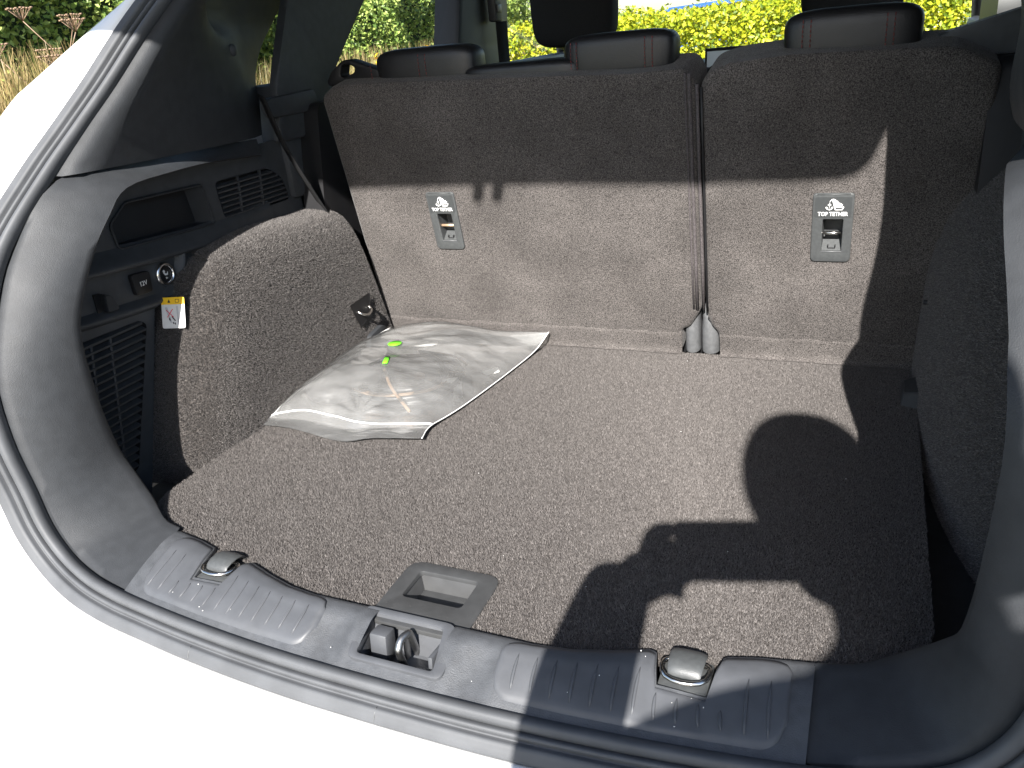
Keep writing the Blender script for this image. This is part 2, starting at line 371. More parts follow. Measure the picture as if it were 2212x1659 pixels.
# the full loop runs roof(right) -> bottom -> roof(left)
def seal_rows(prof):
    rows = []
    n = len(S_all)
    for i in range(n):
        s = S_all[i]; o = O_all[i]; t = (S_all[min(i + 1, n - 1)] - S_all[max(i - 1, 0)]).normalized()
        ac = (o - s).normalized(); nr = t.cross(ac).normalized()
        if nr.y > 0 and abs(nr.y) > 0.2: nr = -nr
        if nr.dot(V((0, -0.6, 0.5))) < 0: nr = -nr
        rows.append([s + (o - s) * w_ + nr * h for (w_, h) in prof])
    return rows
P1 = []
for k in range(13):                       # bulb of the seal
    a = math.pi * k / 12; P1.append((0.16 - 0.20 * math.cos(a), -0.004 + 0.0155 * math.sin(a)))
v_, f_ = loft(seal_rows(P1)); mesh('boot_seal', v_, f_, 'rubber', car)
P2 = [(0.30, -.004), (0.345, .0015), (0.40, .006), (0.45, .0075), (0.50, .006), (0.54, .002), (0.57, -.001), (0.60, -.0005), (0.64, .004), (0.70, .0055), (0.78, .0045), (0.87, .003), (0.97, .002), (1.02, .000), (1.04, -.006)]
v_, f_ = loft(seal_rows(P2)); flange = mesh('seal_flange', v_, f_, 'rubber', car)
# little moulding joints on the flange
for fx in (0.405, 0.565, 0.5):
    i = int(fx * (len(S_all) - 1)); s = S_all[i]; o = O_all[i]
    nr = V((0, -.5, .85)).normalized()
    tube('moulding_joint', [s + (o - s) * .66 + nr * .0052, s + (o - s) * .8 + nr * .0045, s + (o - s) * 1.0 + nr * .0018], .0005, 'hinge', flange, seg=5)

# ---- white body around the opening
def body_row(i):
    o = O_all[i]; sgn = -1 if o.x < 0 else 1
    k = min(1, max(0, (o.z + .03) / .09)); k = k * k * (3 - 2 * k)          # 0 on the bumper ledge, 1 on the pillars
    top = min(1, max(0, (o.z - .70) / .22))
    ax = abs(o.x)
    bump_ = [(0, -.004, -.006), (0, -.035, -.012), (0, -.085, -.018), (0, -.125, -.034), (0, -.145, -.065), (0, -.152, -.14), (0, -.150, -.30)]
    side_ = [(sgn * .003, -.004, -.001), (sgn * .045, -.014, 0), (sgn * .085, -.016, 0), (sgn * .112, -.006, 0), (sgn * .130, .016, 0), (sgn * .142, .055, 0), (sgn * .148, .11, 0)]
    roof_ = [(0, -.002, .004), (0, .0, .010), (0, .01, .016), (0, .03, .02), (0, .06, .022), (0, .10, .024), (0, .16, .026)]
    out = [o + V((-sgn * .008 * k, .010, -.010))]
    for a, b, c in zip(bump_, side_, roof_):
        b = V(b); b.x *= max(.05, min(1, (.70 - o.z) / .13)); b.y *= max(.3, min(1, (.70 - o.z) / .15)); q = b * (1 - top) + V(c) * top
        out.append(o + V(a) * (1 - k) + q * k)
    j = max(0, min(1, (o.z - .40) / .06)) * max(0, min(1, (.86 - o.z) / .10))        # quarter panel up to the side glass
    out.append(out[-1] * (1 - j) + V((sgn * (.745 - .25 * max(0, o.z - .60)), max(.46, o.y + .28), o.z)) * j)
    return out
v_, f_ = loft([body_row(i) for i in range(len(O_all))])
body = mesh('rear_body_panel', v_, f_, 'paint', car, mods=[('SOLIDIFY', dict(thickness=.002, offset=-1))])
# side skins, roof, bumper skirt
for sg in (-1, 1):
    ys = [-.02, .15, .6, 1.2, 2.0, 2.8, 3.4]
    xs = [.775, .815, .845, .86, .86, .84, .77]
    rows = []
    for y, x in zip(ys, xs):
        rows.append([V((sg * (x - .015), y, .47)), V((sg * x, y, .42)), V((sg * (x + .01), y, .25)), V((sg * (x - .005), y, -.1)), V((sg * (x - .02), y, -.45))])
    v_, f_ = loft(rows); mesh('side_body_panel', v_, f_, 'paint', car, mods=[('SOLIDIFY', dict(thickness=.01))])
    # door lining inside
    box('door_lining', (sg * .70, 1.62, .10), (.05, 1.75, .80), 'dash', car, bevel=.02)
rows = []
for y, z, hw in ((.55, .972, .54), (1.0, 1.0, .67), (1.6, 1.0, .68), (2.05, .965, .64)):
    rows.append([V((hw * u, y, z - .05 * abs(u) ** 4)) for u in (-1, -.8, -.5, 0, .5, .8, 1)])
v_, f_ = loft(rows); mesh('roof', v_, f_, 'paint', car, mods=[('SOLIDIFY', dict(thickness=.012))])
v_, f_ = loft([[p - V((0, 0, .035)) for p in r] for r in rows]); mesh('headlining', v_, f_, 'lining', car, mods=[('SOLIDIFY', dict(thickness=.008))])
# header above the opening
v_, f_ = loft([[V((x, .488, .93)), V((x, .52, .915)), V((x, .58, .925))] for x in [-.42 + .07 * k for k in range(13)]])
mesh('roof_header_trim', v_, f_, 'trim', car, mods=[('SOLIDIFY', dict(thickness=.006))])

# ---- opened tailgate above (its edge shades the seat backs)
hp = V((0, .47, .985)); ep = V((0, -.60, 1.213)); tv = (ep - hp).normalized(); TL = (ep - hp).length
def tg_outline():
    L_ = []
    hw = [(0.0, .40), (.10, .47), (.30, .57), (.55, .62), (.8, .648), (.98, .654), (1.06, .653), (1.10, .640), (1.113, .615), (1.116, .58)]
    for s_, x in hw: L_.append((x, s_ * TL / 1.116 ))
    e_ = [(.40, TL - .004), (.2, TL - .012), (0, TL - .015)]
    r_ = L_ + [(x, y) for x, y in e_]
    return r_ + [(-x, y) for x, y in r_[::-1][1:]]
tg_fr = (hp, V((1, 0, 0)), tv)
tgo = tg_outline()
tailgate = slab('tailgate', tgo, [], 'trim_lifted', car, depth=.05, frame=tg_fr, bevel=.01)
nn = V((1, 0, 0)).cross(tv).normalized()
for xx in (-.004, .036):
    box('tailgate_latch', hp + tv * (TL + .004) + V((xx, 0, 0)), (.021, .05, .016), 'black', tailgate, rot=tv.to_track_quat('Y', 'Z').to_matrix(), bevel=.006, seg=3)
slab('tailgate_outer_skin', [(x * 1.01, y * 1.005) for x, y in tgo], [], 'paint', tailgate, depth=.03, frame=(hp - nn * .052, V((1, 0, 0)), tv), bevel=.008)

# ---- sill
def lin(tab, x):
    for (a, b), (c, d) in zip(tab, tab[1:]):
        if x <= c: t = (x - a) / (c - a); t = max(0, min(1, t)); return b + (d - b) * t
    return tab[-1][1]
YI = [(0, -.119), (.14, -.119), (.18, -.114), (.22, -.103), (.258, -.090), (.264, -.094), (.271, -.131), (.32, -.131), (.326, -.085), (.332, -.078), (.36, -.070), (.40, -.063), (.43, -.058)]
YI0 = [(0, -.119), (.14, -.119), (.18, -.114), (.22, -.103), (.258, -.090), (.295, -.084), (.332, -.078), (.36, -.070), (.40, -.063), (.43, -.058)]
YS = [(0, -.197), (.10, -.196), (.19, -.192), (.28, -.185), (.36, -.176), (.42, -.168), (.44, -.164)]
def yi(x): return lin(YI, abs(x))
def ysn(x): return lin(YS, abs(x)) + .0
def zsill(x, y):
    a = lin(YI0, abs(x)); b = ysn(x); t = max(0, min(1, (a - y) / (a - b)))
    z = .007 + .002 * math.sin(min(1, t / .4) * math.pi) - .024 * max(0, (t - .30) / .70) ** 1.35
    ax = abs(x)
    if .064 < ax < .116 and t > .2:
        q = math.sin((ax - .064) / .052 * math.pi); z -= .006 * q * math.sin(min(1, (t - .2) / .8) * math.pi)
    return z
xs = []
x = -.412
while x < .4121: xs.append(x); x += .004
NT = 16
verts = []; faces = []
for x in xs:
    a = yi(x); b = ysn(x)
    verts.append((x, a + .001, -.030)); verts.append((x, a, zsill(x, a) - .0025))
    for k in range(NT + 1):
        y = (a - .0025) + (b - a + .0025) * k / NT; verts.append((x, y, zsill(x, y)))
W_ = NT + 3
for i in range(len(xs) - 1):
    for k in range(W_ - 1):
        q = [verts[j] for j in (i * W_ + k, i * W_ + k + 1, (i + 1) * W_ + k + 1, (i + 1) * W_ + k)]
        cx = sum(p[0] for p in q) / 4; cy = sum(p[1] for p in q) / 4
        if abs(cx) < .0495 and -.181 < cy < -.123: continue
        faces.append((i * W_ + k, (i + 1) * W_ + k, (i + 1) * W_ + k + 1, i * W_ + k + 1))
sill = mesh('boot_sill', verts, faces, 'sill', car, angle=50)
# ribbed scuff pads
def pad(sg):
    xs_ = [.112 + .004 * k for k in range(71)]
    rows = []
    for x in xs_:
        d = min(x - xs_[0], xs_[-1] - x); r = .022
        cut = r - math.sqrt(max(0, r * r - (r - d) ** 2)) if d < r else 0
        e0 = yi(x) - .007 - cut * .6; e1 = ysn(x) + .010 + cut
        X_ = sg * x; row = []
        row.append(V((X_, e0 + .002, zsill(x, e0) - .004)))
        for k in range(15):
            y = e0 + (e1 - e0) * k / 14; h = .0028
            row.append(V((X_, y, zsill(x, y) + h - (.0012 if k in (0, 14) else 0))))
        row.append(V((X_, e1 - .002, zsill(x, e1) - .004))); rows.append(row)
    first = [p + V((-sg * .0025, 0, -.0048)) for p in rows[0]]; last = [p + V((sg * .0025, 0, -.0048)) for p in rows[-1]]
    v_, f_ = loft([first] + rows + [last])
    p = mesh('scuff_pad', v_, f_, 'sill_smooth', sill, angle=60)
    for k in range(13):
        x = .132 + .0203 * k
        a = lin(YI0, x); b = ysn(x) + .018; y0 = a + (b - a) * .40; path = []
        if .255 < x < .338: y0 = min(y0, -.143)
        for q in range(7):
            y = y0 + (b - y0) * q / 6; path.append(V((sg * (x + .003 * (q / 6) ** 2), y, zsill(x, y) + .0026)))
        tube('rib', path, [.0003, .0014, .0018, .0019, .0019, .0016, .0006], 'sill_smooth', sill, seg=6)
    return p
for sg in (-1, 1): pad(sg)
# lashing rings in their notches
for sg in (-1, 1):
    cx = sg * .2955
    base = box('lashing_ring_base', (cx, -.108, -.006), (.049, .046, .012), 'grey', car, bevel=.003)
    cov = []
    for yy, zz in ((-.0825, -.004), (-.0835, .004), (-.088, .0095), (-.096, .0125), (-.106, .0125), (-.113, .0105), (-.1165, .006), (-.117, .000)):
        hw_ = .0165 - .0015 * max(0, (-.1 - yy) / .017)
        cov.append([V((cx + hw_ * q_, yy, zz - .0025 * abs(q_) ** 4)) for q_ in (-1, -.94, -.8, -.4, 0, .4, .8, .94, 1)])
    v_, f_ = loft([crom(r_, 2) for r_ in cov]); mesh('strap_cover', v_, f_, 'grey', base, mods=[('SOLIDIFY', dict(thickness=.003, offset=-1))])
    ring = [V((cx + a_, y_, z_)) for a_, y_, z_ in ((-.019, -.099, .006), (-.0225, -.102, .0062), (-.0235, -.109, .0068), (-.0215, -.118, .0075), (-.0165, -.1245, .008), (-.009, -.1278, .0082), (0, -.1288, .0082), (.009, -.1278, .0082), (.0165, -.1245, .008), (.0215, -.118, .0075), (.0235, -.109, .0068), (.0225, -.102, .0062), (.019, -.099, .006), (0, -.0985, .006))]
    tube('lashing_ring', ring, .0026, 'metal', base, seg=8, closed=True)
# striker recess
fr_s = (V((0, -.150, -.0005)), V((1, 0, 0)), V((0, .0745, .0165)).normalized())
plate = slab('striker_surround', roundpoly([(-.056, -.037), (.060, -.037), (.060, .008), (.047, .031), (-.068, .031), (-.062, .0)], .010),
             [roundpoly([(-.047, -.029), (.047, -.029), (.036, .022), (-.052, .022)], .005)], 'sill_smooth', car, depth=.008, frame=(fr_s[0] + V((0, 0, .0028)), fr_s[1], fr_s[2]), bevel=.002)
o_, u_, vv_ = fr_s; nn_ = u_.cross(vv_)
def SP(a, b, c): return o_ + u_ * a + vv_ * b + nn_ * c
rim_ = [(-.048, -.030), (.048, -.030), (.037, .023), (-.053, .023)]
bot_ = [(-.046, -.028), (.046, -.028), (.034, .004), (-.050, .004)]
vs_ = [SP(*p, .002) for p in rim_] + [SP(*p, -.030) for p in bot_]
mesh('striker_well', vs_, [(0, 1, 5, 4), (1, 2, 6, 5), (2, 3, 7, 6), (3, 0, 4, 7), (4, 5, 6, 7)], 'sill_smooth', plate, smooth=False)
box('buffer_block', SP(-.030, -.004, -.010), (.022, .020, .034), 'sill_smooth', plate, rot=Matrix.Rotation(R(-8), 3, 'X'), bevel=.003)
box('guide_fin', SP(.0405, -.010, -.008), (.005, .026, .024), 'sill_smooth', plate, rot=Matrix.Rotation(R(-8), 3, 'X'), bevel=.001)
lp = [SP(.000, -.016, -.030), SP(.000, -.016, .000), SP(.000, -.013, .006), SP(.000, -.006, .0095), SP(.002, .002, .0085), SP(.003, .006, .003), SP(.003, .0065, -.03)]
tube('striker_loop', crom(lp, 4), .0042, 'steel', plate, seg=10)
box('striker_gate', SP(.0015, -.004, -.008), (.003, .010, .026), 'steel', plate, rot=Matrix.Rotation(R(-8), 3, 'X'), bevel=.0008)

# ---- lower side trims beside the sill, up to the belt seam
Sd = [(-.413, -.1625, -.0165), (-.47, -.153, -.009), (-.522, -.141, .006), (-.551, -.134, .042), (-.569, -.127, .091), (-.586, -.122, .165), (-.600, -.105, .245), (-.606, -.070, .318), (-.606, -.022, .389), (-.591, .058, .464), (-.600, .20, .466), (-.603, .33, .463), (-.604, .485, .456)]
Td = [(-.413, -.0605, .0085), (-.452, -.050, .011), (-.492, -.026, .022), (-.528, -.016, .060), (-.545, -.016, .10), (-.551, -.017, .18), (-.553, -.006, .28), (-.546, .038, .36), (-.541, .082, .41), (-.542, .125, .440), (-.555, .22, .444), (-.580, .34, .440), (-.600, .485, .428)]
Bd = [.004, .006, .008, .009, .010, .010, .010, .009, .008, .006, .004, .003, .001]
Sc = crom(Sd, 4); Tc = crom(Td, 4); Bc = crom([(b, 0, 0) for b in Bd], 4)
for sg in (-1, 1):
    rows = []
    for i in range(len(Sc)):
        s, t, b = Sc[i], Tc[i], Bc[i].x
        if sg > 0: t = t + V((.022, -.072, 0)) * max(0, min(1, t.z / .10)) * max(.85 if t.y < .2 else 0, min(1, (.46 - t.z) / .14)) * (1 if t.y < .2 else max(0, 1 - (t.y - .2) / .15))
        mid = (s + t) / 2 + V((.75, -.55, .25)).normalized() * b * 2
        row = []
        row.append(s + V((-.034, -.002, -.012))); row.append(s + V((-.006, .000, -.004)))
        for k in range(11):
            q = k / 10; row.append(s * (1 - q) ** 2 + mid * 2 * q * (1 - q) + t * q * q)
        row.append(t + V((-.003, .004, -.001))); row.append(t + V((-.012, .007, -.003))); row.append(t + V((-.09, .014, -.012)))
        rows.append([V((-sg * p.x, p.y, p.z)) for p in row])
    v_, f_ = loft(rows); mesh('side_trim', v_, f_, 'trim', car, angle=60)

# ---- upper pillar trims
Su = [(-.591, .062, .468), (-.575, .117, .522), (-.557, .170, .572), (-.535, .228, .632), (-.503, .313, .715), (-.460, .378, .810), (-.385, .442, .895)]
Mu = [(-.592, .27, .465), (-.575, .30, .520), (-.550, .33, .577), (-.525, .35, .634), (-.495, .40, .715), (-.46, .45, .81), (-.385, .48, .895)]
Pu = [(-.600, .462, .459), (-.600, .470, .520), (-.598, .476, .577), (-.592, .452, .622), (-.585, .40, .672), (-.54, .47, .80), (-.40, .52, .895)]
Eu = [(-.640, .545, .456), (-.655, .575, .520), (-.660, .585, .560), (-.660, .620, .610), (-.660, .690, .670), (-.62, .76, .78), (-.42, .60, .90)]
cv = [crom(q, 4) for q in (Su, Mu, Pu, Eu)]
for sg in (-1, 1):
    rows = []
    for i in range(len(cv[0])):
        s, m_, p, e = (c[i] for c in cv)
        row = [s + V((-.032, -.004, .004)), s + V((.004, .002, 0)), s + V((.016, .020, 0))]
        m2 = (s + p) / 2 + V((.030, 0, 0)); s2 = s + V((.016, .020, 0))
        for k in range(1, 9):
            q = k / 9; row.append(s2 * (1 - q) ** 2 + m2 * 2 * q * (1 - q) + p * q * q)
        row += [p, p * .7 + e * .3 + V((.004, 0, 0)), e]
        if sg > 0:
            dx_ = .002 + .026 * math.exp(-((s.z - .49) / .065) ** 2); row = [row[0]] + [q + V((dx_, 0, 0)) for q in row[1:-1]] + [row[-1] + V((0, .16, 0))]
        rows.append([V((-sg * q.x, q.y, q.z)) for q in row])
    v_, f_ = loft(rows); up = mesh('pillar_trim', v_, f_, 'trim' if sg < 0 else 'trim', car, angle=70)
    if sg < 0:
        bm = bmesh.new(); bmesh.ops.create_uvsphere(bm, u_segments=14, v_segments=8, radius=.010, matrix=Matrix.Translation((-.590, .457, .606)) @ Matrix.Diagonal((.5, 1, 1, 1)))
        bmobj('trim_stud', bm, 'trim_lifted', up)

# ---- floor board
fx_ = [k * .02 for k in range(0, 21)]
front = []
def yfront(x):
    a = abs(x)
    if .262 < a < .33: return -.088
    return lin(YI0, a) - .010
cr_ = [(.43, -.066), (.455, -.058), (.478, -.044), (.497, -.026), (.511, -.005), (.519, .02)]
right_front = [(x, yfront(x)) for x in [.0, .05, .0601, .1, .14, .18, .22, .25, .2615, .2625, .329, .331, .36, .40]] + cr_
outer = [(x, y) for x, y in right_front] + [(.52, .20), (.52, .45), (.52, .702)] + [(-.52, .702), (-.52, .45), (-.52, .20)] + [(-x, y) for x, y in right_front[::-1][:-1]]
hole = roundpoly([(-.052, -.100), (.052, -.100), (.052, -.032), (-.052, -.032)], .012)
floor = slab('boot_floor', outer, [hole], 'carpet', car, depth=.018, bevel=0, frame=(V((0, 0, 0)), V((1, 0, 0)), V((0, 1, 0))))
hpl = slab('floor_handle', roundpoly([(-.0615, -.135), (.0615, -.135), (.0615, -.024), (-.0615, -.024)], .020), [roundpoly([(-.041, -.089), (.037, -.089), (.037, -.041), (-.041, -.041)], .006)],
           'handle', car, depth=.006, frame=(V((0, 0, .0032)), V((1, 0, 0)), V((0, 1, 0))), bevel=.0012)
hv = [(-.042, -.090, -.003), (.038, -.090, -.003), (.038, -.040, -.003), (-.042, -.040, -.003), (-.036, -.088, -.020), (.032, -.088, -.020), (.032, -.047, -.020), (-.036, -.047, -.020)]
mesh('finger_well', hv, [(0, 1, 5, 4), (1, 2, 6, 5), (2, 3, 7, 6), (3, 0, 4, 7), (4, 5, 6, 7)], 'handle', hpl, smooth=False)
box('floor_tray', (0, .30, -.085), (1.30, .95, .06), 'trim_lifted', car, bevel=.004)
# a small grey clip where the board meets the right wall
bm = bmesh.new(); vv = [bm.verts.new(p) for p in ((.497, .545, .0005), (.528, .535, .0005), (.528, .615, .0005), (.497, .600, .0005), (.499, .55, .022), (.528, .540, .030), (.528, .612, .030), (.499, .598, .022))]
for q in ((0, 1, 5, 4), (1, 2, 6, 5), (2, 3, 7, 6), (3, 0, 4, 7), (4, 5, 6, 7), (3, 2, 1, 0)): bm.faces.new([vv[k] for k in q])
bmesh.ops.bevel(bm, geom=list(bm.edges), offset=.002, segments=2, affect='EDGES')
bmobj('floor_clip', bm, 'trim', car, angle=40)

# ---- carpet pile: real fibres, so it brightens where the light comes over the shoulder
import numpy as np
prng = np.random.default_rng(5)
def pilemat(name, c1, c2, c3):
    m = bpy.data.materials.new(name); m.use_nodes = True; n = m.node_tree; L = n.links; b = n.nodes['Principled BSDF']
    geo = n.nodes.new('ShaderNodeNewGeometry'); cr = n.nodes.new('ShaderNodeValToRGB'); e = cr.color_ramp.elements
    e[0].color = (*c1, 1); e[1].color = (*c3, 1); k = e.new(.6); k.color = (*c2, 1)
    L.new(geo.outputs['Random Per Island'], cr.inputs[0]); L.new(cr.outputs[0], b.inputs['Base Color'])
    b.inputs['Roughness'].default_value = .7; b.inputs['Specular IOR Level'].default_value = .25
    return m
M['pile'] = pilemat('carpet_fibre', (.069, .063, .060), (.106, .097, .092), (.182, .167, .158))
M['fleece_pile'] = pilemat('fleece_fibre', (.065, .060, .058), (.115, .107, .102), (.21, .195, .186))
def pile(obj, count, h, w, m, keep, lean=.55):
    me = obj.data; me.calc_loop_triangles()
    nv = len(me.vertices); co = np.empty(nv * 3, np.float32); me.vertices.foreach_get('co', co); co = co.reshape(-1, 3)
    nt_ = len(me.loop_triangles); ti = np.empty(nt_ * 3, np.int32); me.loop_triangles.foreach_get('vertices', ti); T = co[ti.reshape(-1, 3)].astype(np.float64)
    nr = np.cross(T[:, 1] - T[:, 0], T[:, 2] - T[:, 0]); ar = np.linalg.norm(nr, axis=1); nr = nr / np.maximum(ar, 1e-12)[:, None]
    cen = T.mean(1); ok = keep(cen, nr); T, nr, ar = T[ok], nr[ok], ar[ok]
    idx = prng.choice(len(T), size=count, p=ar / ar.sum()); r1 = np.sqrt(prng.random(count)); r2 = prng.random(count)
    P_ = T[idx, 0] * (1 - r1)[:, None] + T[idx, 1] * (r1 * (1 - r2))[:, None] + T[idx, 2] * (r1 * r2)[:, None]; N_ = nr[idx]
    a = prng.normal(size=(count, 3)); a -= N_ * (a * N_).sum(1)[:, None]
    d = N_ + a * lean; d /= np.linalg.norm(d, axis=1)[:, None]
    b = prng.normal(size=(count, 3)); b -= N_ * (b * N_).sum(1)[:, None]; b /= np.linalg.norm(b, axis=1)[:, None]
    hh = h * (.45 + .75 * prng.random(count)); ww = w * (.6 + .8 * prng.random(count))
    A = P_ - b * ww[:, None] * .5 - N_ * .0004; B = P_ + b * ww[:, None] * .5 - N_ * .0004; C_ = P_ + d * hh[:, None]
    v = np.stack([A, B, C_], 1).reshape(-1, 3)
    q = bpy.data.meshes.new('pile'); q.vertices.add(3 * count); q.vertices.foreach_set('co', v.ravel().astype(np.float32))
    q.loops.add(3 * count); q.loops.foreach_set('vertex_index', np.arange(3 * count, dtype=np.int32)); q.polygons.add(count)
    q.polygons.foreach_set('loop_start', np.arange(0, 3 * count, 3, dtype=np.int32)); q.polygons.foreach_set('loop_total', np.full(count, 3, dtype=np.int32)); q.update()
    return tag(add('pile', q, m, obj, smooth=False), kind='stuff')
pile(floor, 1300000, .0034, .0011, 'pile', lambda c, n: n[:, 2] > .9, lean=.42)

# ---- wheel arches
def arch_left():
    # plan outline (x, y) from outboard rear corner round to the seat, scaled with height
    base = [(-.660, .085), (-.625, .090), (-.592, .098), (-.562, .108), (-.540, .122), (-.525, .145), (-.517, .185), (-.514, .25), (-.513, .36), (-.513, .48), (-.514, .60), (-.515, .72)]
    rows = []
    zs = [-.04, .0, .05, .10, .15, .20, .235, .258, .274, .286, .295, .301, .304, .305]
    ins = [0, 0, 0, 0, .001, .003, .006, .010, .016, .024, .036, .055, .085, .13]
    pl = crom([(a, b, 0) for a, b in base], 4)
    for z, d in zip(zs, ins):
        row = []
        for i, p in enumerate(pl):
            t = (pl[min(i + 1, len(pl) - 1)] - pl[max(i - 1, 0)]).normalized(); n = V((-t.y, t.x, 0))   # to the outboard/forward side
            q = p + n * d
            f = max(0, min(1, (p.y - .10) / .5))
            zz = z + (.016 * math.sin(f * 2.6) - .010) * min(1, max(0, (z - .12) / .12))
            ye = .690 - .085 * max(0, min(1, z / .3)); yy = q.y if q.y < .42 else .42 + (q.y - .42) * (ye - .42) / .30
            row.append(V((q.x, yy + .42 * max(0, z) * max(0, 1 - (p.y - .10) / .32), zz)))
        row.append(row[-1] + V((-.012, .010, -.004))); row.append(row[-1] + V((-.06, .012, -.01)))
        rows.append(row)
    return rows
rows = arch_left(); v_, f_ = loft(rows)
archL = mesh('wheel_arch_carpet', v_, f_, 'fleece', car, angle=80)
rowsR = []
zs = [-.04, .0, .06, .12, .18, .23, .27, .30, .325, .345, .358, .365]
for z in zs:
    row = []
    k = max(0, (z - .14) / .225)
    for (x, y) in [(.625, -.03), (.612, .03), (.598, .09), (.580, .15), (.560, .22), (.543, .30), (.530, .40), (.523, .50), (.519, .60), (.518, .72)]:
        row.append(V((x + .012 * z + .085 * k ** 3.0, y, z)))
    rowsR.append(crom(row, 2))
v_, f_ = loft(rowsR); archR = mesh('wheel_arch_carpet', v_, [q[::-1] for q in f_], 'fleece', car, angle=80)
pile(archL, 460000, .0032, .0011, 'fleece_pile', lambda c, n: np.ones(len(c), bool), lean=.34)
pile(archR, 320000, .0028, .0011, 'fleece_pile', lambda c, n: np.ones(len(c), bool), lean=.55)
tube('screw_hole', [(.5145, .60, .155), (.530, .60, .155)], .004, 'black', archR, seg=10)
# cargo hook pocket and bag hook tab on the left arch
pk = [(-.5095, .545, .118), (-.5095, .612, .122), (-.5095, .605, .082), (-.5095, .567, .068)]
vs_ = [V(p) for p in pk] + [V((-.545, .565, .112)), V((-.545, .603, .114)), V((-.545, .600, .090)), V((-.545, .572, .082))]
bm = bmesh.new(); q_ = [bm.verts.new(p + V((.0002, 0, 0))) for p in vs_]
outl = [V(p) + V((.0004, 0, 0)) for p in ((-.5090, .541, .121), (-.5090, .616, .125), (-.5090, .609, .080), (-.5090, .566, .064))]
lip = [bm.verts.new(p) for p in outl]
for a in range(4):
    b = (a + 1) % 4; bm.faces.new((lip[a], lip[b], q_[b], q_[a]))
bm.faces.new((q_[0], q_[1], q_[2], q_[3]))
hk = bmobj('lashing_pocket', bm, 'black', archL, smooth=False)
tube('lashing_eye', crom([(-.510, .566, .100), (-.502, .569, .094), (-.500, .585, .088), (-.502, .602, .092), (-.510, .606, .100)], 4), .003, 'metal', archL, seg=8)
slab('bag_hook', roundpoly([(0, 0), (.072, 0), (.072, .034), (.058, .042), (.008, .034)], .010), [], 'trim', archL, depth=.010, frame=(V((-.4985, .570, .008)), V((0, 1, 0)), V((0, 0, 1))), bevel=.002)

# ---- left side panel with cubby, vents and switches
XP = -.622
pf = (V((XP, 0, 0)), V((0, 1, 0)), V((0, 0, 1)))       # u = y, v = z, normal = +x
cub = roundpoly([(.143, .381), (.147, .343), (.352, .334), (.343, .402), (.180, .407)], .008)
ven = roundpoly([(.375, .400), (.516, .399), (.552, .376), (.564, .331), (.381, .332)], .012)
lov = roundpoly([(.004, .233), (.146, .228), (.156, .218), (.062, .004), (-.004, .004)], .006)
side = slab('side_panel', [(.13, .442), (.60, .445), (.60, .27), (.26, .27), (.183, .243), (.072, -.05), (-.012, -.05), (-.010, .10), (-.010, .20), (-.002, .28), (.040, .36), (.085, .41)], [cub, ven, lov], 'trim_lifted', car, depth=.004, frame=pf)
def inset(pts, d):
    c = V((sum(p[0] for p in pts) / len(pts), sum(p[1] for p in pts) / len(pts)))
    return [tuple(c + (V(p) - c) * (1 - d)) for p in pts]
def pocket(name, pts, depth, ins, m, parent):
    vs_ = [V((XP + .001, p[0], p[1])) for p in pts] + [V((XP - depth, p[0], p[1])) for p in inset(pts, ins)]
    n = len(pts); fs = [(k, (k + 1) % n, n + (k + 1) % n, n + k) for k in range(n)] + [tuple(range(n, 2 * n))]
    return mesh(name, vs_, fs, m, parent, angle=50)
cb = pocket('storage_cubby', [(p[0], p[1]) for p in cub], .030, .12, 'trim', side)
tube('cubby_rim', [V((XP + .0015, p[0], p[1])) for p in inset(cub, -.01)], .0022, 'trim', cb, seg=6, closed=True)
vw = pocket('speaker_vent', ven, .014, .02, 'black', side)
def inside(pts, y, z):
    c = False; j = len(pts) - 1
    for i in range(len(pts)):
        (a, b), (d, e) = pts[i], pts[j]
        if (b > z) != (e > z) and y < (d - a) * (z - b) / (e - b) + a: c = not c
        j = i
    return c
def spans(pts, z, y0=-.1, y1=.7, n=400):
    ok = [y0 + (y1 - y0) * k / n for k in range(n + 1) if inside(pts, y0 + (y1 - y0) * k / n, z)]
    return (ok[0], ok[-1]) if len(ok) > 4 else None
z = .338
while z < .398:
    s_ = spans(ven, z)
    if s_: box('slat', (XP - .003, (s_[0] + s_[1]) / 2, z), (.010, s_[1] - s_[0], .0030), 'trim_lifted', vw, rot=Matrix.Rotation(R(20), 3, 'Y'), bevel=0)
    z += .0088
for y in (.432, .492): box('vent_mullion', (XP - .002, y, .366), (.006, .0035, .066), 'trim_lifted', vw, bevel=.0008, rot=Matrix.Rotation(R(-8), 3, 'X'))
lw = pocket('air_outlet', lov, .014, .02, 'black', side)
z = .012
while z < .230:
    s_ = spans(lov, z)
    if s_: box('slat', (XP - .003, (s_[0] + s_[1]) / 2, z), (.010, s_[1] - s_[0], .0042), 'trim_lifted', lw, rot=Matrix.Rotation(R(22), 3, 'Y'), bevel=0)
    z += .0118
for y0, y1 in ((.085, .045), (.045, .015)): box('vent_mullion', (XP - .002, (y0 + y1) / 2, .125), (.006, .004, .20), 'trim_lifted', lw, rot=Matrix.Rotation(R(-12), 3, 'X'), bevel=.0008)
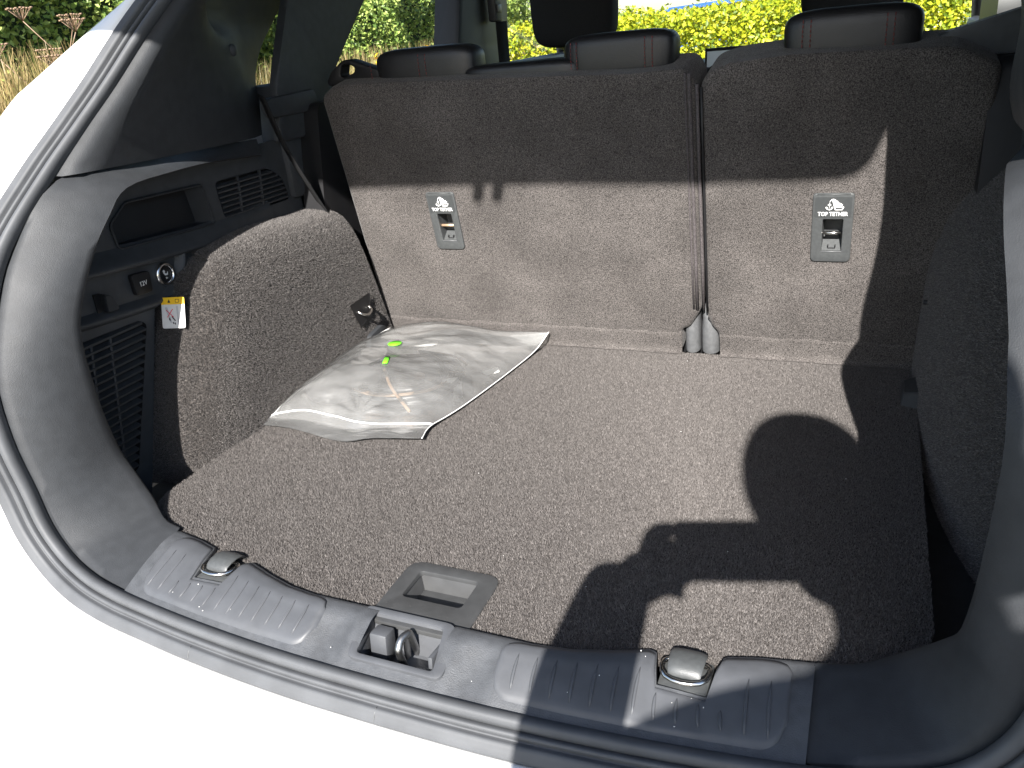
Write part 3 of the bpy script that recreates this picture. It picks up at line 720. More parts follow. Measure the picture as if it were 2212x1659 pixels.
# ledge above the switches
rows = []
for y, z in ((.0, .329), (.08, .324), (.18, .316), (.30, .309), (.40, .308), (.50, .312)):
    f = 1 if y < .27 else max(0, 1 - (y - .27) / .12)
    rows.append([V((XP - .002, y, z + .030)), V((XP + .006, y, z + .018)), V((XP + .016 * (0.4 + .6 * f), y, z + .006)), V((XP + .019 * (0.4 + .6 * f), y, z)), V((XP + .015 * (0.4 + .6 * f), y, z - .005)), V((XP - .002, y, z - .009))])
v_, f_ = loft([crom(r_, 3) for r_ in rows]); mesh('ledge', v_, f_, 'trim_lifted', side, angle=70)
rows = []
for y, z in ((-.02, .268), (.05, .256), (.12, .250), (.18, .246), (.215, .250), (.245, .268), (.258, .295), (.262, .315)):
    c = V((XP, y, z)); out_ = V((0, .10, -1)).normalized() if y < .2 else V((0, .8, -.4)).normalized()
    rows.append([c - out_ * .014 + V((-.002, 0, 0)), c - out_ * .006 + V((.008, 0, 0)), c + V((.012, 0, 0)), c + out_ * .006 + V((.008, 0, 0)), c + out_ * .012 + V((-.004, 0, 0))])
v_, f_ = loft([crom(r_, 3) for r_ in rows]); mesh('switch_panel_edge', v_, f_, 'trim_lifted', side, angle=70)
# 12 V cap, button, coat hook
cap = slab('socket_cap', roundpoly([(.147, .302), (.183, .299), (.180, .266), (.148, .268)], .005), [], 'black', side, depth=.008, frame=(V((XP + .009, 0, 0)), V((0, 1, 0)), V((0, 0, 1))), bevel=.0015)
text('lettering', '12V', .0105, (V((XP + .0096, .165, .2835)), V((0, 1, 0)), V((0, 0, 1))), 'white', cap, sx=.9)
def ring_lathe(name, c, prof, m, parent, seg=32):
    rows = [[V((c[0] + h, c[1] + r * math.cos(2 * math.pi * k / seg), c[2] + r * math.sin(2 * math.pi * k / seg))) for k in range(seg)] for r, h in prof]
    v_, f_ = loft(rows, closed_v=True); return mesh(name, v_, f_, m, parent, angle=60)
bc = (XP, .2165, .283)
but = ring_lathe('fold_button', bc, [(.0195, -.002), (.0195, .004), (.0185, .0065), (.0160, .0078), (.0140, .0068), (.0130, .004), (.0126, .001)], 'chrome', side)
ring_lathe('button_face', bc, [(.0128, .001), (.0122, .0035), (.0108, .004), (.0100, .0032), (.005, .0036), (.0001, .0037)], 'black', but)
seat_ic = [(-.004, .005), (-.001, .0065), (.0005, .0035), (-.001, .0005), (.0035, -.001), (.0045, .0015), (.006, .0015), (.0045, -.0035), (-.001, -.003), (-.0035, .001)]
slab('seat_symbol', seat_ic, [], 'white', but, depth=.0004, frame=(V((XP + .0042, bc[1], bc[2] + .001)), V((0, 1, 0)), V((0, 0, 1))))
text('lettering', '2x', .0042, (V((XP + .0042, bc[1] + .001, bc[2] - .0065)), V((0, 1, 0)), V((0, 0, 1))), 'white', but)
bm = bmesh.new()
hp_ = [(.078, .292), (.089, .292), (.086, .264), (.077, .264)]
hq_ = [(.0885, .2915), (.101, .286), (.109, .263), (.0865, .264)]
bmobj_pts = [V((XP + .002, *p)) for p in hq_] + [V((XP + .016, p[0] - .002, p[1] - .001)) for p in hq_]
vv = [bm.verts.new(p) for p in bmobj_pts]
for q in ((0, 1, 5, 4), (1, 2, 6, 5), (2, 3, 7, 6), (3, 0, 4, 7), (4, 5, 6, 7), (3, 2, 1, 0)): bm.faces.new([vv[k] for k in q])
bmesh.ops.bevel(bm, geom=list(bm.edges), offset=.0015, segments=2, affect='EDGES')
bmobj('bag_hook', bm, 'trim', side, angle=40)
slab('hook_recess', hp_, [], 'black', side, depth=.002, frame=(V((XP + .003, 0, 0)), V((0, 1, 0)), V((0, 0, 1))))
# fill behind on both sides
box('inner_wheelhouse', (-.70, .52, .16), (.10, .80, .52), 'black', car, bevel=.01)
box('inner_wheelhouse', (.72, .52, .16), (.10, .80, .52), 'black', car, bevel=.01)
mesh('side_panel', [(.640, -.05, -.05), (.640, .75, -.05), (.640, .75, .46), (.640, -.05, .46)], [(0, 1, 2, 3)], 'trim_lifted', car, mods=[('SOLIDIFY', dict(thickness=.004))])
# fill between arch, seat and pillar (dark)
for sg in (-1, 1):
    box('pillar_base', (sg * .640, .670, .435), (.06, .20, .215), 'trim_lifted', car, bevel=.012)
    slab('seat_side_bolster', roundpoly([(.60, -.05), (.80, -.05), (.80, .50), (.63, .50), (.59, .28)], .02), [], 'black', car, depth=.05, frame=(V((sg * .565 if sg < 0 else .615, 0, 0)), V((0, 1, 0)), V((0, 0, 1))))
    # C pillar
    q = [(.545, .44), (.68, .44), (.735, .53), (.905, .681), (1.02, .80), (.86, .93), (.76, .82), (.640, .677), (.590, .59), (.562, .535)]
    slab('door_pillar', roundpoly(q, .01), [], 'trim_lifted', car, depth=.018, frame=(V((-.598 if sg < 0 else .688, 0, 0)), V((0, 1, 0)), V((0, 0, 1))), bevel=.006)
# shallow moulded ledge on the pillar foot, belt strap and seat-belt guide on the left
slab('pillar_ledge', roundpoly([(.515, .520), (.525, .486), (.655, .486), (.668, .505), (.662, .525)], .012), [], 'trim_lifted', car, depth=.02, frame=(V((-.588, 0, 0)), V((0, 1, 0)), V((0, 0, 1))), bevel=.004)
path = crom([(-.575, .482, .520), (-.572, .512, .432), (-.570, .560, .345), (-.566, .596, .282), (-.560, .64, .20), (-.553, .67, .10)], 5)
rows = []
for p in path: rows.append([p + V((.010, .000, .004)), p + V((-.016, .016, .010))])
v_, f_ = loft(rows); mesh('seat_belt', v_, f_, 'fabric', car, mods=[('SOLIDIFY', dict(thickness=.002))])

# ---- rear seat backs
aS = R(10.9)
so = V((0, .700, 0)); su = V((1, 0, 0)); sv = V((0, -math.sin(aS), math.cos(aS))); sn = su.cross(sv).normalized()
def SB(x, v, h=0.0): return so + su * x + sv * v + sn * h
seat_fr = (so, su, sv)
def tether_hole(x0, v0): return rrect(x0 + .0165, v0 + .019, x0 + .0465, v0 + .075, .002, 2)
TL0 = (-.3565, .213); TR0 = (.3435, .203)
soft = dict(depth=.10, frame=seat_fr, bevel=.010, seg=3)
seatL = slab('rear_seat_back', roundpoly([(-.530, .004), (.124, .004), (.124, .052), (.140, .058), (.1615, .098), (.1645, .50), (.150, .524), (.06, .523), (-.18, .532), (-.50, .540), (-.534, .520)], .012),
             [tether_hole(*TL0)], 'seat_carpet', car, **soft)
seatR = slab('rear_seat_back', roundpoly([(.193, .004), (.56, .004), (.575, .500), (.52, .527), (.30, .534), (.22, .528), (.185, .519), (.171, .500), (.1705, .096), (.178, .062), (.190, .050)], .012),
             [tether_hole(*TR0)], 'seat_carpet', car, **soft)
# carpet flaps folding on to the floor
for x0, x1, name in ((-.53, .123, 'carpet_flap'), (.194, .535, 'carpet_flap')):
    n = 60; rows = []
    for k in range(n + 1):
        x = x0 + (x1 - x0) * k / n; wv = .0012 * math.sin(x * 60) + .0008 * math.sin(x * 143 + 1)
        rows.append([SB(x, .049 + wv, -.002), SB(x, .046 + wv, .0012), SB(x, .040 + wv, .0012), SB(x, .022, .0010), SB(x, .010, .0010), V((x, .6955 + wv, .0045)), V((x, .690 + wv, .0030))])
    v_, f_ = loft(rows); mesh(name, v_, f_, 'seat_carpet', car, angle=70)
# bound edge of the split
for xx, ww in ((.1545, .0065), (.1480, .004)):
    tube('edge_binding', [SB(xx, v, .000) for v in (.10, .2, .3, .4, .50, .518)], ww * .5, 'binding', seatL, seg=8)
tube('edge_binding', [SB(.1655, v, -.003) for v in (.098, .2, .3, .4, .50)], .003, 'binding', seatL, seg=8)
tube('edge_binding', [SB(.1725, v, -.001) for v in (.095, .2, .3, .4, .495)], .0022, 'black', seatR, seg=8)
# hinge covers
for x0, x1 in ((.1265, .1545), (.1575, .1905)):
    rows = []
    for k in range(9):
        t = k / 8; v = .002 + .096 * t
        cx = (x0 + x1) / 2 + (.158 - (x0 + x1) / 2) * max(0, (t - .55) / .45) ** 1.5 * .8; hw = (x1 - x0) / 2 * (1 - .62 * max(0, (t - .5) / .5) ** 1.3)
        row = []
        for j in range(11):
            a = math.pi * j / 10; row.append(SB(cx - hw * math.cos(a), v, -.022 + .020 * math.sin(a) ** .8 - .02 * t * t))
        rows.append(row)
    v_, f_ = loft(rows); mesh('hinge_cover', v_, f_, 'hinge', car)
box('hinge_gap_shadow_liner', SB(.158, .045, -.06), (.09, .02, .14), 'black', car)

# ---- top tether anchors
def tether(x0, v0, look):
    Wp, Hp = .061, .1185
    f0 = (SB(x0, v0, .0035), su, sv)
    root = slab('tether_anchor', rrect(0, 0, Wp, Hp, [.008, .008, .005, .005], 5), [rrect(.0165, .019, .0465, .075, .0015, 2)], 'grey', car, depth=.007, frame=f0, bevel=.0016, seg=3)
    if look: root['label'] = look
    fp = (SB(x0, v0, .0039), su, sv)
    slab('label_field', rrect(.0035, .079, Wp - .0035, Hp - .0055, .002, 3), [], 'panel', root, depth=.002, frame=fp)
    fl = (SB(x0 + Wp / 2, v0 + .0845, .0043), su, sv)
    text('lettering', 'TOP TETHER', .0092, fl, 'white', root, bold=.00018, sx=.84, depth=.0002)
    # pictogram: anchor and strap round a child seat
    bm = bmesh.new()
    def P_(a, b): return SB(x0 + .0315 + a, v0 + .1005 + b, .0044)
    def ln(pts, r): bm_tube(bm, [P_(*p) for p in pts], r, 6)
    ln([(-.0065, -.007), (-.0065, .003)], .0007); ln([(-.0092, -.0005), (-.0038, -.0005)], .0006)
    ln([(-.0115, -.0045), (-.0100, -.0072), (-.0065, -.0088), (-.003, -.0072), (-.0017, -.0045)], .0009)
    ln([(-.0118, -.0065), (-.0115, -.0040), (-.0092, -.0048)], .0006); ln([(-.0014, -.0065), (-.0017, -.0040), (-.004, -.0048)], .0006)
    ln([(-.0065, .003), (-.0055, .006), (-.0032, .0085), (0, .009)], .0008)
    ln([(-.0022, .0085), (.0022, -.0085), (.0125, -.0085), (.0142, -.0035)], .0011)
    ln([(.0008, .0082), (.0040, -.004), (.0120, -.0035)], .0016); ln([(.0022, .005), (.0058, -.001), (.0128, -.001)], .0018)
    ln([(.0035, .006), (.0065, .002), (.0105, .001)], .0014)
    bmobj('pictogram', bm, 'white', root)
    # cavity
    a, b, c, d = .0163, .0467, .0188, .0752
    vs_ = [SB(x0 + p, v0 + q, -.001) for p, q in ((a, c), (b, c), (b, d), (a, d))] + [SB(x0 + p, v0 + q, -.028) for p, q in ((a + .002, c + .018), (b - .002, c + .018), (b - .002, d - .002), (a + .002, d - .002))]
    mesh('anchor_well', vs_, [(0, 1, 5, 4), (1, 2, 6, 5), (2, 3, 7, 6), (3, 0, 4, 7), (4, 5, 6, 7)], 'grey', root, smooth=False)
    tube('anchor_bar', [SB(x0 + a - .002, v0 + .0475, -.006), SB(x0 + b + .002, v0 + .0475, -.006)], .0026, 'brass' if x0 < 0 else 'metal', root, seg=10)
    box('anchor_bracket', SB(x0 + (a + b) / 2, v0 + .040, -.018), (.020, .006, .010), 'grey', root, bevel=.001)
    for dx in (-.0055, .0055): box('clip_slot', SB(x0 + (a + b) / 2 + dx, v0 + .0235, -.0062), (.0016, .004, .006), 'black', root, bevel=0, rot=Matrix.Rotation(R(40), 3, 'X'))
    box('clip_slot', SB(x0 + (a + b) / 2, v0 + .0213, -.0042), (.0118, .0018, .0012), 'black', root, bevel=0, rot=Matrix.Rotation(R(40), 3, 'X'))
    tube('well_edge', [SB(x0 + a, v0 + c - .0003, .003), SB(x0 + b, v0 + c - .0003, .003)], .0012, 'hinge', root, seg=6)
    tube('top_edge', [SB(x0 + .006, v0 + Hp - .0015, .0028), SB(x0 + Wp - .006, v0 + Hp - .0015, .0028)], .0011, 'grey', root, seg=6)
tether(*TL0, 'grey tether anchor on the wide seat back, with a coppery bar'); tether(*TR0, 'grey tether anchor on the narrow seat back, with a steel bar')

# ---- head restraints
def cushion(name, c, s, m, parent, rot=None, p=3.2, taper=0.0):
    """super-ellipsoid cushion"""
    nu, nv = 40, 22; rows = []
    sp = lambda a, e: math.copysign(abs(a) ** e, a)
    for i in range(nv + 1):
        ph = -math.pi / 2 + math.pi * i / nv; row = []
        for j in range(nu):
            th = 2 * math.pi * j / nu; e = 2 / p
            q = V((sp(math.cos(ph), e) * sp(math.cos(th), e) * s[0] / 2, sp(math.cos(ph), e) * sp(math.sin(th), e) * s[1] / 2, sp(math.sin(ph), e) * s[2] / 2))
            q.x *= 1 + taper * q.z / s[2]
            row.append((rot @ q if rot else q) + V(c))
        rows.append(row)
    v_, f_ = loft(rows, closed_v=True); return mesh(name, v_, f_, m, parent)
def stitches(parent, c, s, xs_, name='stitching'):
    bm = bmesh.new()
    for x in xs_:
        n = 11
        for k in range(n):
            z0 = c[2] - s[2] * .40 + s[2] * .78 * k / n
            y = c[1] - s[1] / 2 - .0006 + .012 * (abs((z0 - c[2]) / (s[2] / 2)) ** 4)
            bm_tube(bm, [(c[0] + x, y, z0), (c[0] + x, y + .0004, z0 + s[2] * .045)], .0008, 5)
    tag(bmobj(name, bm, 'stitch', parent), kind='stuff')
for (cx, cz, wx, hz, dy, sx_) in ((-.328, .549, .204, .085, .075, (-.104, -.004, .010)), (.031, .549, .186, .074, .075, (-.076, -.066, .048, .060)), (.381, .545, .188, .092, .080, (-.066, -.055, .046, .056))):
    cz -= .010; c = (cx, .668, cz); s = (wx, dy, hz)
    h = cushion('head_restraint', c, s, 'leather', car, p=4.6, taper=.05)
    stitches(h, c, s, sx_)
    for dx in (-.035, .035): tube('post', [(cx + dx, .672, cz - hz / 2 - .03), (cx + dx, .672, cz - hz / 2 + .01)], .005, 'metal', h, seg=8)
# top shelf of the seat backs, release handle
cushion('seat_top_pad', (-.14, .665, .521), (.22, .08, .045), 'leather', car, p=5)
cushion('seat_top_pad', (-.36, .685, .505), (.32, .10, .05), 'fabric', car, p=5)
cushion('seat_top_pad', (.34, .685, .495), (.34, .10, .05), 'fabric', car, p=5)
# seat belt guide loop at the left shoulder
gf = (V((0, .640, 0)), V((1, 0, 0)), V((0, 0, 1)))
slab('belt_guide', roundpoly([(-.541, .536), (-.528, .553), (-.502, .570), (-.487, .572), (-.424, .550), (-.412, .534), (-.415, .525), (-.538, .527)], .006),
     [roundpoly([(-.508, .545), (-.502, .562), (-.486, .563), (-.474, .556), (-.478, .548), (-.500, .541)], .003)], 'black', car, depth=.03, frame=gf, bevel=.004)
slab('belt_guide', roundpoly([(.478, .500), (.484, .525), (.500, .534), (.60, .560), (.66, .562), (.66, .50)], .008), [], 'trim_lifted', car, depth=.04, frame=(V((0, .66, 0)), V((1, 0, 0)), V((0, 0, 1))), bevel=.005)

# ---- front of the cabin
for cx in (-.347, .352):
    c = (cx, 1.55, .645); s = (.235, .10, .215)
    h = cushion('front_head_restraint', c, s, 'fabric', car, p=5.0, taper=.06)
    for dx in (-.03, .05): tube('post', [(cx + dx, 1.55, .49), (cx + dx, 1.55, .56)], .007, 'metal', h, seg=8)
    cushion('front_seat_back', (cx, 1.55, .22), (.47, .13, .585), 'fabric', car, p=5.0)
cushion('dashboard', (0, 2.22, .30), (1.42, .42, .28), 'dash', car, p=6)
ts = box('touch_screen', (.075, 2.05, .432), (.325, .012, .105), 'black', car, rot=Matrix.Rotation(R(-6), 3, 'X'), bevel=.004)
box('display', (.075, 2.0425, .430), (.309, .002, .090), 'screen', ts, rot=Matrix.Rotation(R(-6), 3, 'X'), bevel=0)
for sg in (-1, 1):
    slab('centre_pillar', roundpoly([(1.38, -.3), (1.76, -.3), (1.77, .55), (1.84, .95), (1.56, .95), (1.42, .55)], .02), [], 'black', car, depth=.08, frame=(V((-.645 if sg < 0 else .725, 0, 0)), V((0, 1, 0)), V((0, 0, 1))), bevel=.015)
    tube('windscreen_pillar', crom([(sg * .74, 2.62, .40), (sg * .69, 2.35, .66), (sg * .60, 2.02, .93)], 5), .034, 'dash', car, seg=10)
    mesh('rear_door_glass', [(sg * .735, .82, .50), (sg * .735, 1.56, .50), (sg * .62, 1.66, .93), (sg * .62, 1.0, .93)], [(0, 1, 2, 3)], 'glass', car, smooth=False)
    mesh('front_door_glass', [(sg * .735, 1.80, .48), (sg * .735, 2.60, .40), (sg * .60, 2.02, .93), (sg * .62, 1.86, .93)], [(0, 1, 2, 3)], 'glass', car, smooth=False)
    mesh('quarter_glass', [(sg * .745, .42, .50), (sg * .735, .82, .50), (sg * .62, 1.0, .93), (sg * .56, .62, .93)], [(0, 1, 2, 3)], 'privacy', car, smooth=False)
mesh('windscreen', [(-.72, 2.66, .38), (.72, 2.66, .38), (.58, 2.04, .94), (-.58, 2.04, .94)], [(0, 1, 2, 3)], 'glass', car, smooth=False)
bl = box('belt_height_adjuster', (-.622, 1.64, .70), (.028, .05, .16), 'trim_lifted', car, bevel=.008)
box('adjuster_button', (-.606, 1.635, .655), (.006, .028, .022), 'grey', bl, bevel=.002)
rows = [[V((-.615, 1.62, z)), V((-.600, 1.665, z))] for z in (.62, .5, .3, .0)]
v_, f_ = loft(rows); mesh('seat_belt', v_, f_, 'fabric', car, mods=[('SOLIDIFY', dict(thickness=.002))])
v_, f_ = loft([[V((x, 2.66, .375)), V((x, 3.2, .30)), V((x * .9, 3.55, .16)), V((x * .9, 3.62, -.1)), V((x * .9, 3.6, -.45))] for x in (-.8, -.4, 0, .4, .8)])
mesh('bonnet', v_, f_, 'paint', car, mods=[('SOLIDIFY', dict(thickness=.01))])
box('cabin_floor', (0, 1.6, -.42), (1.4, 2.2, .04), 'black', car, bevel=.01)
box('rear_floor_pan', (0, .35, -.20), (1.5, 1.0, .06), 'black', car, bevel=.01)
for sg in (-1, 1):
    for y in (.42, 2.75):
        wh = ring_lathe('wheel', (sg * .80 - .10, y, GROUND + .33), [(.20, 0), (.31, 0), (.33, .03), (.33, .17), (.31, .20), (.20, .20)], 'tyre', car, seg=36)
        ring_lathe('rim', (sg * .80 - .06, y, GROUND + .33), [(.001, .06 + .03 * sg), (.05, .06 + .04 * sg), (.20, .06 + .03 * sg), (.205, .06 - .09), (.205, .16)], 'silverpaint', wh, seg=36)
# tail lamp outline on the left flank
tl = crom([(-.755, -.01, .325), (-.735, -.02, .345), (-.715, -.018, .372), (-.702, .0, .405)], 5)
tube('lamp_seam', tl, .0012, 'lampred', car, seg=5)

# ---- warning sticker on the left arch (two panels of print, no lettering that can be read)
su_ = V((.97, .24, .0)).normalized(); sw_ = V((0, .36, .93)); sw_ = (sw_ - su_ * sw_.dot(su_)).normalized()
st0 = V((-.6115, .180, .202)) + su_.cross(sw_) * .006
def ST(h): return (st0 + su_.cross(sw_) * h, su_, sw_)
stk = slab('warning_sticker', rrect(0, 0, .041, .050, .003, 3), [], 'white', car, depth=.0006, frame=ST(0))
slab('yellow_band', rrect(.0, .0385, .041, .050, [0, 0, .003, .003], 3), [], 'yellow', stk, depth=.0004, frame=ST(.0003))
slab('warning_triangle', [(.0115, .0412), (.0165, .0412), (.014, .0470)], [], 'ink', stk, depth=.0003, frame=ST(.0005))
slab('book_symbol', rrect(.025, .0412, .032, .0468, .001, 2), [rrect(.0257, .042, .0313, .0460, .0008, 2)], 'ink', stk, depth=.0003, frame=ST(.0005))
slab('drawn_seat', [(.006, .034), (.010, .034), (.018, .008), (.014, .010)], [], 'greyink', stk, depth=.0003, frame=ST(.0003))
slab('drawn_seat', [(.026, .036), (.029, .036), (.031, .006), (.028, .006)], [], 'greyink', stk, depth=.0003, frame=ST(.0003))
bm = bmesh.new(); o_, u_, v2_ = ST(.0006)
for a, b in (((.008, .030), (.021, .018)), ((.020, .031), (.010, .018))): bm_tube(bm, [o_ + u_ * a[0] + v2_ * a[1], o_ + u_ * b[0] + v2_ * b[1]], .0006, 5)
bmobj('red_cross', bm, 'red', stk)
bm = bmesh.new()
for a, b in (((.013, .014), (.016, .013)), ((.014, .017), (.014, .014)), ((.018, .019), (.024, .012)), ((.020, .010), (.021, .007)), ((.023, .009), (.024, .006))): bm_tube(bm, [o_ + u_ * a[0] + v2_ * a[1], o_ + u_ * b[0] + v2_ * b[1]], .0009, 5)
bmobj('drawn_hand', bm, 'ink', stk)

# ================================================================== PLASTIC BAG AND WHAT IS IN IT
bagL = crom([(-.518, .240, .006), (-.513, .262, .010), (-.508, .32, .024), (-.506, .42, .032), (-.498, .52, .040), (-.470, .612, .050)], 10)
bagR = crom([(-.200, .251, .012), (-.208, .298, .010), (-.190, .39, .007), (-.168, .55, .007), (-.156, .64, .011), (-.142, .682, .034)], 10)
bagN = crom([(-.518, .240, .006), (-.44, .233, .010), (-.338, .219, .007), (-.285, .234, .011), (-.200, .251, .012)], 12)
bagF = crom([(-.470, .612, .050), (-.40, .640, .054), (-.33, .652, .050), (-.234, .660, .038), (-.142, .682, .034)], 12)
def samp(c, t):
    q = t * (len(c) - 1); i = min(int(q), len(c) - 2); return c[i].lerp(c[i + 1], q - i)
pinch = V((-.335, .276))
def bag_pt(u, v, top):
    p = samp(bagL, v) * (1 - u) + samp(bagR, v) * u + samp(bagN, u) * (1 - v) + samp(bagF, u) * v \
        - (bagL[0] * (1 - u) * (1 - v) + bagR[0] * u * (1 - v) + bagL[-1] * (1 - u) * v + bagR[-1] * u * v)
    vv = max(0, (v - .19) / .81)
    e = (math.sin(math.pi * min(1, max(0, u))) ** .55) * (math.sin(math.pi * vv) ** .6 if vv > 0 else 0)
    base = p.z
    if not top:
        p.z = base * (1 - e) + .0035 * e if e > 0 else base - .0006; return p
    x, y = p.x, p.y
    h = .038 * e
    h *= 1 + .35 * noise.noise(V((x * 9, y * 9, 3.1)))
    # long folds and crumples
    k1 = abs(noise.noise(V(((x * .85 + y * .5) * 16, (y * .85 - x * .5) * 5, 1.7))))
    k2 = abs(noise.noise(V(((x * .5 - y * .85) * 30, (y * .5 + x * .85) * 9, 8.2))))
    k3 = noise.noise(V((x * 60, y * 60, 4.0)))
    h += (.0060 * (.35 - k1) ** 1 + .0026 * (.28 - k2) + .0008 * k3 + .0014 * (.25 - abs(noise.noise(V((x * 48 + y * 20, y * 44 - x * 25, 6.6)))))) * min(1, e * 1.6 + (.08 if v > .03 else 0))
    d = (V((x, y)) - pinch).length; a = math.atan2(y - pinch.y, x - pinch.x)
    h += .0036 * math.exp(-d / .06) * math.sin(a * 11) * min(1, d / .012) * max(0, min(1, (y - pinch.y + .006) / .02))
    h -= .0012 * math.exp(-(d / .035) ** 2)
    p.z = max(base + h, .0062)
    return p
NU, NV = 96, 120
def bag_rows(top): return [[bag_pt(i / NU, j / NV, top) for i in range(NU + 1)] for j in range(NV + 1)]
tr = bag_rows(True)
for j in (0, NV):
    for i in range(NU + 1): pass
br = bag_rows(False)
v1, f1 = loft(tr); v2, f2 = loft(br); off = len(v1)
bagm = mesh('film_bag', v1 + v2, f1 + [tuple(k + off for k in q[::-1]) for q in f2], 'film')
bag = bagm; bag.name = 'plastic_bag'
tag(bag, 'crumpled milky plastic zip bag lying on the carpeted boot floor', 'bag')
zp = []
for k in range(61):
    u = k / 60; p = bag_pt(u, .215 + .018 * math.sin(u * 6), True); zp.append(p + V((0, 0, .0012)))
tube('zip_strip', zp, .0016, 'white', bag, seg=6)
for side_ in ('L', 'R'):
    tube('seam', [bag_pt(0 if side_ == 'L' else 1, k / 50, True) + V((0, 0, .0004)) for k in range(51)], .0010, 'white', bag, seg=5)
def on_bag(x, y):
    best = min(((p.x - x) ** 2 + (p.y - y) ** 2, p.z) for r_ in tr[::2] for p in r_[::2]); return best[1]
def patch(name, outline2d, m, parent, h=.0012, flat=None):
    z0 = [on_bag(*p) if flat is None else flat for p in outline2d]; c = V((sum(p[0] for p in outline2d) / len(outline2d), sum(p[1] for p in outline2d) / len(outline2d)))
    n = len(outline2d); vs_ = [V((p[0], p[1], z + h)) for p, z in zip(outline2d, z0)] + [V((c.x, c.y, (on_bag(c.x, c.y) if flat is None else flat) + h))]
    return mesh(name, vs_, [(k, (k + 1) % n, n) for k in range(n)], m, parent, mods=[('SOLIDIFY', dict(thickness=.0004))])
patch('green_dot_sticker', [(-.394 + .0135 * math.cos(a), .507 + .0135 * math.sin(a)) for a in [2 * math.pi * k / 24 for k in range(24)]], 'green', bag, h=.0015, flat=max(on_bag(-.394 + .0135 * math.cos(a), .507 + .0135 * math.sin(a)) for a in range(7)))
patch('green_tape', [(-.372, .436), (-.364, .440), (-.352, .410), (-.360, .406)], 'green', bag, h=.002)
# contents
sheet_ = slab('printed_leaflet', [(-.445, .540), (-.452, .566), (-.395, .572), (-.345, .586), (-.336, .566), (-.372, .548), (-.350, .520), (-.395, .512)], [], 'paper', None, depth=.0008, frame=(V((0, 0, .038)), V((1, 0, 0)), V((0, 1, 0))))
tag(sheet_, 'small white paper leaflet inside the plastic bag, beside the green dot', 'leaflet')
bm = bmesh.new()
for k in range(9):
    for r_ in range(3):
        if random.random() < .75: bm_box(bm, (-.425 + .0085 * k + r_ * .003, .548 - r_ * .010, .0386), (.005, .0018, .0003))
bmobj('printed_marks', bm, 'greyink', sheet_, smooth=False)
bm = bmesh.new()
for k in range(7):
    rr = .064 + .0090 * (k % 4) + .0025 * k; cz = .008 + .0045 * (k % 5); ph = k * .7
    path = []
    for q in range(48):
        a = 2 * math.pi * q / 48
        path.append(V((-.345 + (rr * 1.12) * math.cos(a) + .006 * math.sin(2 * a + ph), .452 + (rr * 1.05) * math.sin(a) + .006 * math.cos(a * 2 + ph), cz + .002 * math.sin(a * 3 + ph))))
    bm_tube(bm, path, .0055, 8, closed=True)
coil = bmobj('coiled_cable', bm, 'cable')
tag(coil, 'black cable coiled into a ring inside the plastic bag', 'cable')
tube('cable_tie', [V((-.335 + .105, .452 + .02, .004)), V((-.335 + .105, .452 + .02, .030)), V((-.335 + .075, .452 + .016, .030)), V((-.335 + .075, .452 + .016, .004))], .002, 'tan', coil, seg=6, closed=True)
tube('cable_glint', crom([(-.405, .470, .040), (-.372, .428, .040), (-.325, .372, .034), (-.262, .322, .019)], 6), .0030, 'tan', coil, seg=8)  # tan tube put in for the orange glints on the black cable
for k, (r_, a0, a1) in enumerate(((.098, 3.6, 5.9), (.088, 3.9, 6.1), (.106, .6, 2.4), (.078, 4.1, 5.6))):
    tube('cable_glint', [V((-.345 + r_ * 1.12 * math.cos(a0 + (a1 - a0) * q / 20), .452 + r_ * 1.05 * math.sin(a0 + (a1 - a0) * q / 20), .0290 - .003 * k)) for q in range(21)], .0022, 'tan', coil, seg=6)  # thin tan arcs, more of the cable's highlights drawn as colour
pump = cushion('inflator_unit', (-.440, .390, .024), (.095, .140, .040), 'black', None, rot=Matrix.Rotation(R(-20), 3, 'Z'), p=3.0)
tag(pump, 'black rounded inflator body at the left inside the plastic bag', 'inflator')
bt = tube('sealant_bottle', [(-.322, .402, .012), (-.315, .405, .013), (-.297, .415, .0145), (-.292, .418, .0145), (-.217, .463, .0140), (-.212, .466, .0140)], [.005, .008, .009, .0125, .0125, .010], 'black', None, seg=20)
tag(bt, 'black bottle with a white wrap label inside the plastic bag', 'bottle')
tube('wrap_label', [(-.270, .4312, .0143), (-.230, .4552, .0142)], .0128, 'paper', bt, seg=20)
tg_ = slab('paper_tag', [(-.212, .505), (-.190, .532), (-.178, .512), (-.194, .492)], [], 'paper', None, depth=.0006, frame=(V((0, 0, .018)), V((1, 0, 0)), V((0, 1, 0))))
tag(tg_, 'small white paper tag near the right edge inside the plastic bag', 'tag')
cushion('valve_cap', (-.302, .432, .034), (.022, .014, .012), 'tan', pump, p=2.5)

# a few crumbs and bits of lint, as on any loading floor
bm = bmesh.new()
for k in range(34):
    if k < 12: x, y = random.uniform(-.48, .48), random.uniform(-.03, .66); z = .0045
    else:
        x = random.uniform(-.40, .40); a = lin(YI, abs(x)) - .008; b = ysn(x) + .012; y = random.uniform(b, a); z = zsill(x, y) + .0036
        if abs(x) < .075: continue
    r_ = random.uniform(.0003, .0007); q = Matrix.Translation((x, y, z)) @ Matrix.Rotation(random.random() * 6, 4, 'Z') @ Matrix.Diagonal((random.uniform(1, 2.4), 1, .7, 1))
    bmesh.ops.create_icosphere(bm, subdivisions=1, radius=r_, matrix=q)
tag(bmobj('crumbs', bm, 'paper'), 'tiny pale crumbs and lint scattered over the boot floor and sill', 'crumbs', kind='stuff')

